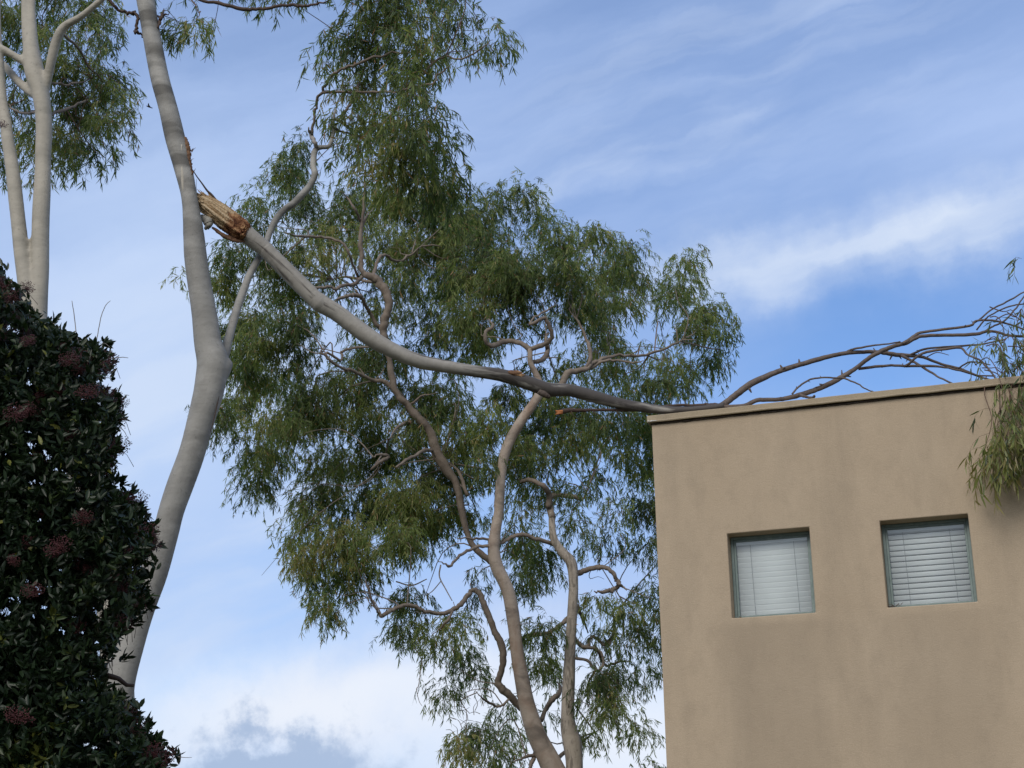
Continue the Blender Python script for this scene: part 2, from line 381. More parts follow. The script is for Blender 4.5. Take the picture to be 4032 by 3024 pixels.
def tri_twigs(mb_pts, name, m, parent, r=.002):
    """many thin three-sided shoots: array (n, k, 3)"""
    P = np.asarray(mb_pts); n, k, _ = P.shape
    T = np.gradient(P, axis=1); T /= np.linalg.norm(T, axis=2)[..., None]+1e-9
    U = np.cross(T, np.array([.31, .9, .3])); U /= np.linalg.norm(U, axis=2)[..., None]+1e-9; W = np.cross(T, U)
    rr = (np.linspace(1, .35, k)*r)[None, :, None]
    ring = np.stack([P+U*rr, P-U*rr*.5+W*rr*.87, P-U*rr*.5-W*rr*.87], 2)
    V_ = ring.reshape(-1, 3); b = np.arange(n)[:, None]*(k*3); q = []
    for i in range(k-1):
        for j in range(3):
            jj = (j+1) % 3; q.append([i*3+j, i*3+jj, (i+1)*3+jj, (i+1)*3+j])
    q = np.array(q).ravel()[None, :]; loops = (b+q).ravel(); nf = n*(k-1)*3
    me = bpy.data.meshes.new(name); me.vertices.add(len(V_)); me.vertices.foreach_set('co', (V_-np.array(parent_loc(parent))).ravel().astype(np.float32))
    me.loops.add(len(loops)); me.loops.foreach_set('vertex_index', loops.astype(np.int32))
    me.polygons.add(nf); me.polygons.foreach_set('loop_start', (np.arange(nf)*4).astype(np.int32)); me.polygons.foreach_set('loop_total', np.full(nf, 4, np.int32))
    me.update(calc_edges=True); me.materials.append(m)
    o = bpy.data.objects.new(name, me); COL.objects.link(o); o.parent = parent
    o['kind'] = 'stuff'
    return o
def crown(clumps, parent, leafm, Y, dY, leafL, leafW, dens=1.0, droop=.75, nleaf=12, spr=.34, name='crown', twigm=None, twr=.0022, tuft=.19):
    """drooping leafy shoots gathered in clumps; clumps = (vx, vy, rx, ry, density, olive shift) in photo-view pixels"""
    PB, PD, TI, TW, centers = [], [], [], [], []
    for (vx, vy, rx, ry, dn, ol) in clumps:
        y = Y + rng.uniform(-dY, dY); c = atv(vx, vy, y); k = VS*np.linalg.norm(c-CAM)/F_PX
        a, b = rx*k, ry*k
        tr = tuft; nt_ = max(1, int(round(a*b/(tr*tr)*1.5*min(1.0, .4+dn*.7)+rng.random()*.6)))
        nl = dens*dn*math.pi*a*b/(leafL*leafW*.62)*2.1; ns = max(3, int(nl/nleaf)); centers += [c]*(rx >= 25)
        g_ = rng.normal(0, 1, (nt_, 3)); g_ /= np.linalg.norm(g_, axis=1)[:, None]; g_ *= (rng.random(nt_)**.5)[:, None]
        tc_ = c + g_*np.array([max(a-tr*.55, .02), (a+b)*.5, max(b-tr*.55, .02)]); tw_ = rng.uniform(.55, 1.5, nt_); tw_ /= tw_.sum()
        ti_ = rng.choice(nt_, ns, p=tw_); tt_ = rng.normal(0, .17, nt_)
        q = rng.normal(0, 1, (ns, 3)); q[:, 2] = q[:, 2]*.8+.25; q /= np.linalg.norm(q, axis=1)[:, None]
        P0 = tc_[ti_] + q*(rng.random((ns, 1))**.6)*tr*.62 + np.array([0, 0, spr*.30])
        lo_ = rng.random(ns) < .45; q2 = rng.normal(0, 1, (ns, 3)); q2 /= np.linalg.norm(q2, axis=1)[:, None]
        P1_ = c + q2*(rng.random((ns, 1))**.4)*np.array([a, (a+b)*.6, b])*1.15 + np.array([0, 0, spr*.35]); P0[lo_] = P1_[lo_]; q[lo_] = q2[lo_]*np.array([1, 1, .4])
        outd = q + rng.normal(0, .3, (ns, 3)); outd /= np.linalg.norm(outd, axis=1)[:, None]+1e-9
        Ls = spr*rng.uniform(.6, 1.25, ns); K = 6; pts = [P0]; d = outd
        for i in range(K-1):
            d = d + np.array([0, 0, -droop*.42*(i+1)**.6]); d /= np.linalg.norm(d, axis=1)[:, None]
            pts.append(pts[-1]+d*(Ls/(K-1))[:, None])
        T_ = np.stack(pts, 1); TW.append(T_)
        m_ = nleaf; tt = rng.random((ns, m_))**.8*(K-1.001); i0 = tt.astype(int); fr = (tt-i0)[..., None]
        ii = np.arange(ns)[:, None]
        p = T_[ii, i0]*(1-fr)+T_[ii, i0+1]*fr; td = T_[ii, i0+1]-T_[ii, i0]; td /= np.linalg.norm(td, axis=2)[..., None]
        dd = td*.55 + rng.normal(0, .42, (ns, m_, 3)); dd[..., 2] -= droop*.95
        ct = rng.normal(0, .10)+ol; ts = rng.normal(0, .07, (ns, 1))+tt_[ti_][:, None]
        ti = np.clip(.36+ct+ts+rng.normal(0, .16, (ns, m_)), 0, .96)
        ti[rng.random((ns, m_)) < .03] = 1.0
        PB.append(p.reshape(-1, 3)); PD.append(dd.reshape(-1, 3)); TI.append(ti.ravel())
    p = np.concatenate(PB); n = len(p)
    lm = leaf_mesh(name, p, np.concatenate(PD), leafL*rng.uniform(.45, 1.25, n), leafW*rng.uniform(.6, 1.25, n), rng.normal(0, .16, n), np.concatenate(TI), leafm, parent)
    tri_twigs(np.concatenate(TW), 'twigs', twigm or TWIG, parent, twr)
    print(name, n, 'leaves')
    return centers
def connect(centers, skel, parent, m, r0=.012, name='limblets', per=2, spread=.3):
    """crooked side shoots from the nearest branch into each leaf clump"""
    S = np.concatenate(skel); mb = MB()
    for c in centers:
        for q in range(per):
            e = c + rng.normal(0, spread, 3)
            d = np.linalg.norm(S-e, axis=1) + rng.random(len(S))*1.1; s = S[np.argmin(d)]
            v = e-s; ln = np.linalg.norm(v)
            if ln > 2.6 or ln < .1: continue
            nseg = 5; perp = rng.normal(0, 1, 3)*ln*.16
            pts = [s + v*t + np.array([0, 0, ln*.16*math.sin(math.pi*t)]) + perp*math.sin(math.pi*t*1.3) + rng.normal(0, .035*ln, 3)*(0 < t < 1) for t in np.linspace(0, 1, nseg)]
            P = catmull(pts, 3); tube(mb, P, np.linspace(r0*min(1.4, .5+ln*.35), .003, len(P)), 5, .05, 0, False)
    o = mb.build(name, m, parent); o['kind'] = 'stuff'; return o
def trunkmesh(name, tubes, blobs, m, parent, voxel, sm=4):
    mb = MB()
    for P, r in tubes: tube(mb, P, r, 20, .02)
    for c, rad, stretch, ax in blobs:
        n = 12; V_, Fq = [], []
        for i in range(n+1):
            for j in range(16):
                ph, th = math.pi*i/n, 2*math.pi*j/16; V_.append((math.sin(ph)*math.cos(th), math.sin(ph)*math.sin(th), math.cos(ph)))
        for i in range(n):
            for j in range(16): Fq.append((i*16+j, i*16+(j+1) % 16, (i+1)*16+(j+1) % 16, (i+1)*16+j))
        V_ = np.array(V_); A = Vector(ax).to_track_quat('Z', 'Y').to_matrix(); A = np.array(A)
        mb.add(c+(V_*np.array([1, 1, stretch])*rad)@A.T, Fq)
    o = mb.build(name, m, parent)
    r = o.modifiers.new('merge', 'REMESH'); r.mode = 'VOXEL'; r.voxel_size = voxel; r.use_smooth_shade = True
    s = o.modifiers.new('soften', 'SMOOTH'); s.iterations = sm; s.factor = .5
    return o
def box(mb, c, s, rot=0):
    x, y, z = np.array(s)/2; V_ = np.array([(a*x, b*y, d*z) for a in (-1, 1) for b in (-1, 1) for d in (-1, 1)])
    cs, sn = math.cos(rot), math.sin(rot); V_ = V_@np.array([[cs, sn, 0], [-sn, cs, 0], [0, 0, 1]])+np.array(c)
    mb.add(V_, [(0, 1, 3, 2), (4, 6, 7, 5), (0, 4, 5, 1), (2, 3, 7, 6), (0, 2, 6, 4), (1, 5, 7, 3)])

# ------------------------------------------------------------------ ground
g = MB(); S_ = 400; n = 60; xs = np.linspace(-1, 1, n); xs = np.sign(xs)*np.abs(xs)**2.2*S_
V_ = [(x, y+15, 0.0) for x in xs for y in xs]
g.add(V_, [(i*n+j, (i+1)*n+j, (i+1)*n+j+1, i*n+j+1) for i in range(n-1) for j in range(n-1)])
GM, t, b = mat('dry_lawn', .95, .1); n1 = tn(t, objco(t), .6, 6, .6); n2 = tn(t, objco(t), 14, 5, .7)
c = mx(t, n2.outputs['Fac'], ramp(t, n1.outputs['Fac'], [(.35, (.06, .075, .03)), (.65, (.13, .11, .07))]), (.09, .085, .045))
t.links.new(c, b.inputs['Base Color']); bump(t, b, n2.outputs['Fac'], .6, .03)
tag(g.build('ground', GM), 'dry grassy ground under the trees', 'ground', kind='structure')

# ------------------------------------------------------------------ building
WY = 17.0
wdir = np.array([math.cos(YAW), -math.sin(YAW), 0]); wn = np.array([-math.sin(YAW), -math.cos(YAW), 0])   # along the wall; out of the wall
def onwall(px, py):
    d = ray(px, py); P0 = CORNER; tt = ((P0-CAM)@wn)/(d@wn); return CAM+d*tt
CORNER = at(2601, 2460, WY); CORNER[2] = 0
def wu(px, py):
    P = onwall(px, py); return (P-CORNER)@wdir, P[2]
ZT = wu(3300, 1592)[1]
Z0 = (wu(2882, 2434)[1]+wu(3496, 2392)[1])/2; Z1 = (wu(2863, 2102)[1]+wu(3462, 2052)[1])/2
U1 = (wu(2863, 2102)[0]+wu(2882, 2434)[0])/2; U2 = (wu(3187, 2074)[0]+wu(3210, 2411)[0])/2
U3 = (wu(3462, 2052)[0]+wu(3496, 2392)[0])/2; U4 = (wu(3809, 2024)[0]+wu(3851, 2371)[0])/2
print('wall top', ZT, 'windows', Z0, Z1, U1, U2, U3, U4)
WL, WD, DEP = 13.0, 9.0, .215
def wp(u, z, o=0.0): return CORNER + wdir*u + wn*o + np.array([0, 0, z])
b_loc = CORNER.copy()
bld = empty('stucco_building', b_loc, 'flat-roofed building with tan stucco wall and two square windows', 'building')
def stucco(name, c1, c2, stain, gran=.5, under=True):
    m, t, b = mat(name, .92, .12)
    co = objco(t)
    rotm = t.nodes.new('ShaderNodeMapping'); rotm.inputs['Rotation'].default_value = (0, 0, YAW); t.links.new(co, rotm.inputs['Vector']); co = rotm.outputs[0]
    a = tn(t, mapv(t, co, (.9, .9, .7)), 1, 6, .6, .3)
    c = ramp(t, a.outputs['Fac'], [(.3, c1), (.7, c2)])
    d = tn(t, mapv(t, co, (1.7, 1.7, .30), (3, 5, 1)), 1, 5, .6, .2)         # vertical water staining
    c = mx(t, ramp(t, d.outputs['Fac'], [(.50, .0), (.72, .5)]), c, stain)
    blot = tn(t, mapv(t, co, (5, 5, 3.5)), 1, 5, .65)
    c = mx(t, ramp(t, blot.outputs['Fac'], [(.48, .0), (.72, .35)]), c, stain)
    gr_ = tn(t, mapv(t, co, (60, 60, 85)), 1, 4, .7)
    c = mx(t, .22, c, ramp(t, gr_.outputs['Fac'], [(.3, tuple(x*.55 for x in c1)), (.7, tuple(min(1, x*1.25) for x in c2))]))
    if under:
        sep = t.nodes.new('ShaderNodeSeparateXYZ'); t.links.new(co, sep.inputs[0])
        def band(inp, lo, l2, h2, hi):
            out_ = []
            for a_, b_, flip in ((lo, l2, 0), (h2, hi, 1)):
                q = t.nodes.new('ShaderNodeMapRange'); q.interpolation_type = 'SMOOTHSTEP'
                q.inputs[1].default_value = a_; q.inputs[2].default_value = b_
                q.inputs[3].default_value = flip; q.inputs[4].default_value = 1-flip
                t.links.new(inp, q.inputs[0]); out_.append(q.outputs[0])
            q = t.nodes.new('ShaderNodeMath'); q.operation = 'MULTIPLY'; t.links.new(out_[0], q.inputs[0]); t.links.new(out_[1], q.inputs[1]); return q.outputs[0]
        dist = tn(t, mapv(t, co, (3, 3, 1)), 1, 4, .6)
        sx = t.nodes.new('ShaderNodeMath'); sx.operation = 'MULTIPLY_ADD'; t.links.new(dist.outputs['Fac'], sx.inputs[0]); sx.inputs[1].default_value = .5; t.links.new(sep.outputs[0], sx.inputs[2])
        for ua, ub, k in ((U1, U2, .42), (U3, U4, .32)):
            bb = band(sx.outputs[0], ua-.15, ua+.45, ub+.05, ub+.65); bz = band(sep.outputs[2], Z0-3.6, Z0-1.0, Z0-.12, Z0-.02)
            q = t.nodes.new('ShaderNodeMath'); q.operation = 'MULTIPLY'; t.links.new(bb, q.inputs[0]); t.links.new(bz, q.inputs[1])
            q2 = t.nodes.new('ShaderNodeMath'); q2.operation = 'MULTIPLY'; t.links.new(q.outputs[0], q2.inputs[0]); q2.inputs[1].default_value = k
            c = mx(t, q2.outputs[0], c, stain)
    t.links.new(c, b.inputs['Base Color'])
    gg = tn(t, co, 90, 4, .7); g2 = tn(t, mapv(t, co, (14, 14, 26)), 1, 4, .6, 1.0)
    h = t.nodes.new('ShaderNodeMath'); h.operation = 'MULTIPLY_ADD'; t.links.new(g2.outputs['Fac'], h.inputs[0]); h.inputs[1].default_value = .8; t.links.new(gg.outputs['Fac'], h.inputs[2])
    bump(t, b, h.outputs[0], gran, .012)
    return m
STUCCO = stucco('tan_stucco', (.425, .338, .243), (.485, .392, .288), (.29, .235, .175), .3)
COPE = stucco('coping_paint', (.36, .295, .205), (.42, .35, .255), (.20, .165, .125), .35, False)
# wall: front sheet with two openings, reveals, sides and back
mb = MB()
us = [0, U1, U2, U3, U4, WL]; zs = [0, Z0, Z1, ZT]
for i in range(5):
    for j in range(3):
        if j == 1 and i in (1, 3): continue
        q = [wp(us[i], zs[j]), wp(us[i+1], zs[j]), wp(us[i+1], zs[j+1]), wp(us[i], zs[j+1])]; mb.add(q, [(0, 1, 2, 3)])
for a, c_ in ((U1, U2), (U3, U4)):
    for q in ([wp(a, Z0), wp(a, Z1), wp(a, Z1, -DEP), wp(a, Z0, -DEP)], [wp(c_, Z0), wp(c_, Z0, -DEP), wp(c_, Z1, -DEP), wp(c_, Z1)],
              [wp(a, Z0), wp(a, Z0, -DEP), wp(c_, Z0, -DEP), wp(c_, Z0)], [wp(a, Z1), wp(c_, Z1), wp(c_, Z1, -DEP), wp(a, Z1, -DEP)]):
        mb.add(q, [(0, 1, 2, 3)])
for q in ([wp(0, 0), wp(0, ZT), wp(0, ZT, -WD), wp(0, 0, -WD)], [wp(WL, 0), wp(WL, 0, -WD), wp(WL, ZT, -WD), wp(WL, ZT)], [wp(0, 0, -WD), wp(0, ZT, -WD), wp(WL, ZT, -WD), wp(WL, 0, -WD)],
          [wp(.3, ZT-.6, -.3), wp(.3, ZT, -.3), wp(WL-.3, ZT, -.3), wp(WL-.3, ZT-.6, -.3)], [wp(.3, ZT-.6, -.3), wp(.3, ZT-.6, -WD+.3), wp(.3, ZT, -WD+.3), wp(.3, ZT, -.3)]):
    mb.add(q, [(0, 1, 2, 3)])
wall = mb.build('wall', STUCCO, bld, False)
import bmesh
bm = bmesh.new(); bm.from_mesh(wall.data); bmesh.ops.remove_doubles(bm, verts=bm.verts, dist=.0005); bmesh.ops.recalc_face_normals(bm, faces=bm.faces)
bm.to_mesh(wall.data); bm.free()
bv = wall.modifiers.new('soft', 'BEVEL'); bv.width = .012; bv.segments = 3; bv.limit_method = 'ANGLE'; bv.angle_limit = R(40)
ROOFM = plain('roof_felt', (.12, .12, .12), (.2, .19, .18), 4)
mb = MB(); mb.add([wp(.3, ZT-.5, -.3), wp(WL-.3, ZT-.5, -.3), wp(WL-.3, ZT-.5, -WD+.3), wp(.3, ZT-.5, -WD+.3)], [(0, 1, 2, 3)]); mb.build('roof', ROOFM, bld, False)
# coping: profile (out, up) swept along the parapet's four sides with a slightly uneven line
CH = 29/F_PX*math.hypot(WY, 5)
prof = [(-.32, 0.004), (-.32, CH), (-.02, CH+.012), (.042, CH), (.046, CH-.006), (.046, .024), (.056, .020), (.059, .012), (.054, .002), (.040, .000), (.034, .010), (.004, .010)]
mb = MB(); nu = 150; pr = np.array(prof); V_, A_ = [], []
wob = np.convolve(rng.normal(0, .0035, nu+14), np.ones(7)/7, 'same')[7:nu+7]; wob2 = np.convolve(rng.normal(0, .003, nu+14), np.ones(3)/3, 'same')[7:nu+7]
for i in range(nu):
    u = -.045 + (WL+.09)*i/(nu-1)
    for (o_, z_) in prof: V_.append(wp(u, ZT+.006+z_+wob[i]*(z_ > .02)+wob2[i]*(z_ <= .02), o_+wob2[i]))
k_ = len(prof)
F_ = [(i*k_+j, (i+1)*k_+j, (i+1)*k_+(j+1) % k_, i*k_+(j+1) % k_) for i in range(nu-1) for j in range(k_)]
F_ += [tuple(range(k_))[::-1], tuple((nu-1)*k_+j for j in range(k_))]
mb.add(V_, F_)
for a_, c_ in ((wp(.115, ZT+.05, -WD/2-.16), (.32, WD-.33, CH*.9)), (wp(WL-.115, ZT+.05, -WD/2-.16), (.32, WD-.33, CH*.9)), (wp(WL/2, ZT+.05, -WD+.1), (WL-.6, .3, CH*.85))):
    box(mb, a_, c_, -YAW)
cop = mb.build('coping', COPE, bld, False)
CHIP = plain('chipped_white_paint', (.6, .6, .58), (.75, .75, .73), 40)
mb = MB()
for i in range(7): box(mb, wp(-.03+i*.016+rng.normal(0, .002), ZT+.006+.014+rng.normal(0, .0015), .061), (.017, .004, .008+rng.uniform(-.003, .003)), -YAW)
mb.build('paint_chip', CHIP, bld, False)
# ragged residue under the coping, coloured dark to paint in the shadow there
RESIDUE_SHADE = plain('residue_and_shade', (.035, .025, .02), (.13, .10, .08), 40)
mb = MB(); nu = 260; P = []; rr = []
for i in range(nu):
    u = -.01 + (WL-.1)*i/(nu-1); P.append(wp(u, ZT-.006+rng.normal(0, .002), .006)); rr.append(.0075*(1+.5*rng.random()))
tube(mb, np.array(P), rr, 6, .2, 0); mb.build('residue_shade_bead', RESIDUE_SHADE, bld)
# windows
FR, t, b = mat('grey_green_frame', .45, .4); n_ = tn(t, objco(t), 20, 4)
t.links.new(ramp(t, n_.outputs['Fac'], [(.3, (.16, .215, .205)), (.7, (.215, .275, .265))]), b.inputs['Base Color'])
SL, t, b = mat('blind_slats', .5, .3); n_ = tn(t, objco(t), 3, 3)
t.links.new(ramp(t, n_.outputs['Fac'], [(.3, (.90, .91, .91)), (.7, (.94, .95, .95))]), b.inputs['Base Color'])
GAP, t, b = mat('slat_edges', .6, .3); b.inputs['Base Color'].default_value = (.22, .27, .29, 1)
CORD, t, b = mat('blind_cord', .8, .1); b.inputs['Base Color'].default_value = (.36, .38, .38, 1)
GL = bpy.data.materials.new('window_glass'); GL.use_nodes = True; t = GL.node_tree; t.nodes.clear()
o_ = t.nodes.new('ShaderNodeOutputMaterial'); tr = t.nodes.new('ShaderNodeBsdfTransparent'); tr.inputs[0].default_value = (.96, 1, 1, 1)
gl = t.nodes.new('ShaderNodeBsdfGlossy'); gl.inputs['Roughness'].default_value = .02; lw = t.nodes.new('ShaderNodeFresnel'); lw.inputs[0].default_value = 1.55
m2 = t.nodes.new('ShaderNodeMath'); m2.operation = 'MULTIPLY_ADD'; m2.inputs[1].default_value = 1.3; m2.inputs[2].default_value = .06; t.links.new(lw.outputs[0], m2.inputs[0])
ms = t.nodes.new('ShaderNodeMixShader'); t.links.new(m2.outputs[0], ms.inputs[0]); t.links.new(tr.outputs[0], ms.inputs[1]); t.links.new(gl.outputs[0], ms.inputs[2]); t.links.new(ms.outputs[0], o_.inputs[0])
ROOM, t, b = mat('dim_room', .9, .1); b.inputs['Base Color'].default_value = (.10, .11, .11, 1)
def window(ua, ub, closed, lab):
    mb = MB(); fw, o0 = .052, -DEP+.03
    def fbox(u0, u1, z0, z1, of, th): 
        c_ = wp((u0+u1)/2, (z0+z1)/2, of-th/2); box(mb, c_, (u1-u0, th, z1-z0), -YAW)
    e = .002
    for k_, (fw, of, th, ins) in enumerate(((.030, o0, .06, 0), (.024, o0-.016, .045, .031))):
        a, c_, z0, z1 = ua+e+ins, ub-e-ins, Z0+e+ins, Z1-e-ins
        fbox(a, a+fw, z0, z1, of, th); fbox(c_-fw, c_, z0, z1, of, th)
        fbox(a+fw+.001, c_-fw-.001, z1-fw, z1, of-.001, th-.003); fbox(a+fw+.001, c_-fw-.001, z0, z0+fw*.8, of-.001, th-.003)
    fr = mb.build('window', FR, bld, False); fr['label'] = lab
    bv = fr.modifiers.new('soft', 'BEVEL'); bv.width = .003; bv.segments = 2
    a, c_, z0, z1 = ua+.05, ub-.05, Z0+.045, Z1-.05
    mb = MB(); mb.add([wp(a, z0, o0-.035), wp(c_, z0, o0-.035), wp(c_, z1, o0-.035), wp(a, z1, o0-.035)], [(0, 1, 2, 3)])
    mb.build('pane', GL, fr, False)
    mb = MB(); ns = 14; pitch = (z1-z0)/ns; ob = o0-.064
    ang = R(83) if closed else R(80)
    sw = pitch*1.10 if closed else pitch*.90
    for i in range(ns):
        zc = z0+pitch*(i+.5); hs = sw/2; V_ = []
        for k_ in range(5):                     # slightly cupped slat
            s_ = -1+k_*.5; oo = s_*hs*math.cos(ang)+.0035*(1-s_*s_); zz = s_*hs*abs(math.sin(ang)); oo -= (.0025*(1-s_*s_) if closed else 0)
            if ang < 0: oo = -s_*hs*math.cos(ang)+.0035*(1-s_*s_)
            sag = rng.normal(0, .0006)
            for u in (a+.004, c_-.004): V_.append(wp(u, zc+zz+sag, ob+oo))
        n0 = len(V_)
        mb.add(V_, [(2*q, 2*q+1, 2*q+3, 2*q+2) for q in range(4)])
    bl = mb.build('venetian_blind', SL, fr); sm = bl.modifiers.new('t', 'SOLIDIFY'); sm.thickness = .0022
    for fr_ in (.20, .80):
        mb = MB(); tube(mb, np.array([wp(a+(c_-a)*fr_+k_*.002, z1-(z1-z0)*k_/8, ob+.017) for k_ in range(9)]), [.0022]*9, 5, 0, 0); mb.build('blind_cord', CORD, fr)
    mb = MB(); box(mb, wp((a+c_)/2, z1-.022, ob+.004), (c_-a-.004, .035, .042), -YAW); mb.build('head_rail', SL, fr, False)
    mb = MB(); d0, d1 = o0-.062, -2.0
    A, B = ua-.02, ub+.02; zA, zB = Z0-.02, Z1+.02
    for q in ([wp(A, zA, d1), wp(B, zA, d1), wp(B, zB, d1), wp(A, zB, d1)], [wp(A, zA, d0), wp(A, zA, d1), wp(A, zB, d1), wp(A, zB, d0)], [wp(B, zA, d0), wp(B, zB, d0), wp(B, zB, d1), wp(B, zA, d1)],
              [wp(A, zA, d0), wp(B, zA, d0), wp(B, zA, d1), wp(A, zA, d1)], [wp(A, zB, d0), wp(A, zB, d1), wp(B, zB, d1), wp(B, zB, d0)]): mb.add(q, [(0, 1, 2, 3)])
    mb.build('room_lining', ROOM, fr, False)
window(U1, U2, True, 'square window with its white blind fully closed')
window(U3, U4, False, 'square window with dark gaps between its blind slats')
# bits of dry litter caught at the window corners
LIT = plain('dry_litter', (.05, .025, .018), (.14, .07, .045), 60)
def litter(px, py, n_, size, lab, group=None):
    P = onwall(px, py); u, z = (P-CORNER)@wdir, Z0+.004; mb = MB()
    for i in range(n_):
        p0 = wp(u+rng.normal(0, size*.5), z+abs(rng.normal(0, size*.16)), -.05+rng.normal(0, .015)); d = rng.normal(0, 1, 3); d[2] = abs(d[2])*.35; d /= np.linalg.norm(d)
        L_ = size*rng.uniform(.4, .9); pts = catmull([p0, p0+d*L_*.5+np.array([0, 0, .1*L_]), p0+d*L_], 3)
        tube(mb, pts, np.array([.3, .6, .9, 1, .9, .6, .2])*.003, 5, .2)
    o = mb.build('dry_litter', LIT); return tag(o, lab, 'litter')
litter(3525, 2385, 16, .07, 'scrap of dry red-brown litter on the ledge of the slatted window with dark gaps')
litter(2912, 2428, 6, .03, 'tiny dark speck of litter in the lower corner of the window with closed blind')

# ------------------------------------------------------------------ near gum tree with the broken-off limb
TY = 15.4
base = at(455, 3400, TY); base[2] = 0
near = empty('gum_tree', base, 'tall smooth grey gum tree with torn trunk where its big limb snapped off', 'tree')
main = [(560, -160, 34), (565, -60, 34), (573, 0, 35), (598, 146, 34), (629, 304, 36), (662, 425, 35), (690, 547, 38), (722, 668, 34), (746, 778, 31), (762, 911, 40), (770, 1008, 44), (785, 1121, 47), (805, 1243, 49), (819, 1352, 53),
        (838, 1425, 62), (832, 1486, 60), (818, 1560, 56), (787, 1668, 51), (753, 1790, 51), (709, 1911, 51), (676, 2008, 50), (650, 2107, 52), (604, 2259, 54), (560, 2380, 54), (519, 2502, 55), (478, 2654, 56), (465, 2775, 57), (455, 3024, 60), (450, 3300, 64)]
P, r = path(main, TY, TY, 6)
P = np.vstack([P, [base+np.array([0, 0, 1.0])], [base-np.array([0, 0, .2])]]); r = np.r_[r, .2, .27]
side = [(845, 1450, 30), (880, 1395, 24), (895, 1352, 18), (912, 1290, 17), (936, 1207, 17), (960, 1140, 16), (984, 1079, 15), (1018, 1018, 15), (1045, 965, 14), (1062, 915, 14), (1088, 863, 15), (1120, 825, 14), (1154, 802, 15), (1195, 760, 15), (1221, 729, 14), (1240, 687, 14), (1234, 656, 13), (1236, 608, 13), (1249, 583, 11), (1275, 580, 10), (1296, 575, 9), (1310, 535, 9), (1313, 474, 8), (1322, 425, 5)]
P2, r2 = path(side, TY+.1, TY+1.1, 5)
Pk, rk = path([(822, 1520, 50), (852, 1476, 47), (880, 1447, 36), (900, 1432, 23), (913, 1424, 12)], TY-.01, TY+.02, 4)
SK = [P[:40], P2]
trunkmesh('trunk', [(P, r), (P2, r2), (Pk, rk)], [(at(760, 905, TY), .11, 1.6, (0.1, 0, 1))], BARK_NEAR, near, .02, 5)
NY = TY+1.1
for pts, y0, y1 in (
    ([(1249, 586, 8), (1238, 560, 8), (1225, 535, 8), (1216, 503, 7)], NY-.15, NY-.2),
    ([(1228, 530, 6), (1236, 470, 6), (1243, 425, 6), (1252, 385, 6), (1267, 358, 6), (1288, 325, 5), (1316, 292, 5), (1370, 262, 5), (1425, 243, 5), (1547, 210, 4), (1638, 203, 3)], NY-.1, NY-.9),
    ([(1267, 366, 5), (1340, 362, 5), (1425, 361, 5), (1500, 360, 4), (1565, 361, 4), (1640, 340, 4), (1711, 325, 3), (1722, 295, 3), (1760, 270, 3), (1784, 250, 2)], NY-.4, NY-1.2),
    ([(1322, 470, 6), (1350, 485, 6), (1377, 504, 5), (1437, 553, 5), (1460, 585, 5), (1486, 614, 5), (1540, 650, 4), (1583, 674, 4), (1650, 700, 3), (1720, 745, 3)], NY, NY+1.0),
    ([(1340, 465, 6), (1370, 420, 6), (1401, 377, 6), (1415, 330, 5), (1422, 304, 5), (1440, 240, 4), (1470, 150, 4), (1500, 60, 3)], NY, NY+.5),
    ([(1571, 364, 4), (1620, 325, 4), (1668, 285, 4), (1741, 222, 4), (1820, 231, 3), (1899, 188, 3), (1940, 150, 2)], NY-.6, NY-1.2),
    ([(1320, 505, 4), (1345, 520, 4), (1400, 535, 3), (1460, 545, 3)], NY, NY+.3)):
    branch(pts, y0, y1, BARK_GREYBR if pts[0][2] > 7 else BARK_BR, near, 8, 5, .1)
for pts in ([(415, -20, 6), (440, 12, 6), (462, 36, 6), (490, 47, 6), (516, 52, 6), (541, 61, 6), (540, 90, 6), (538, 121, 6), (550, 132, 5), (572, 148, 5)], [(516, 52, 4), (528, 47, 4), (535, 40, 3)], [(540, 125, 6), (531, 127, 6), (527, 129, 5)],
            [(620, 112, 5), (628, 90, 6), (635, 68, 7), (650, 60, 4), (672, 52, 3)], [(636, 72, 5), (640, 50, 4), (645, 35, 2)], [(634, 75, 6), (626, 66, 5), (618, 60, 3)]):
    branch(pts, TY-.05, TY+.1, BARK_DARK, near, 8, 4, .03, 'dead_branch')
branch([(700, -60, 7), (784, -4, 6), (881, 18, 6), (960, 35, 7), (1021, 38, 6), (1094, 24, 6), (1150, 21, 6), (1203, 23, 5), (1260, 12, 4), (1330, -10, 3)], TY+.2, TY-.3, BARK_DARK, near, 8, 5, .1)
branch([(700, -60, 3), (770, 20, 2.5), (785, 50, 2), (770, 90, 1.5)], TY+.2, TY-.3, TWIG, near, 6, 5, .05)
# torn scar on the trunk's edge and hanging bark
mb = MB(); pts = [(724, 540, 5), (732, 556, 8), (737, 580, 9), (741, 610, 9), (745, 640, 8), (750, 668, 6), (756, 690, 3)]
P, r = path(pts, TY-.02, TY-.03, 6); tube(mb, P, r, 12, .15, .004, ridge=.16); mb.build('torn_scar', TORN, near)
for i in range(4):
    mb = MB(); y0 = rng.uniform(560, 690); x0 = 752+rng.uniform(-2, 6); P, r = path([(x0, y0, 2.4), (x0+rng.uniform(3, 10), y0-rng.uniform(5, 18), 1.4), (x0+rng.uniform(8, 18), y0-rng.uniform(10, 30), .5)], TY-.05, TY-.08, 3); tube(mb, P, r, 5, .1); mb.build('splinter', TORN, near)
mb = MB(); P, r = path([(716, 570, 3), (713, 610, 6), (716, 650, 8), (720, 690, 9), (722, 740, 6), (727, 770, 2)], TY-.083, TY-.06, 5); tube(mb, P, r, 10, .1)
mb.build('bark_ridge', BARK_LEFT, near)
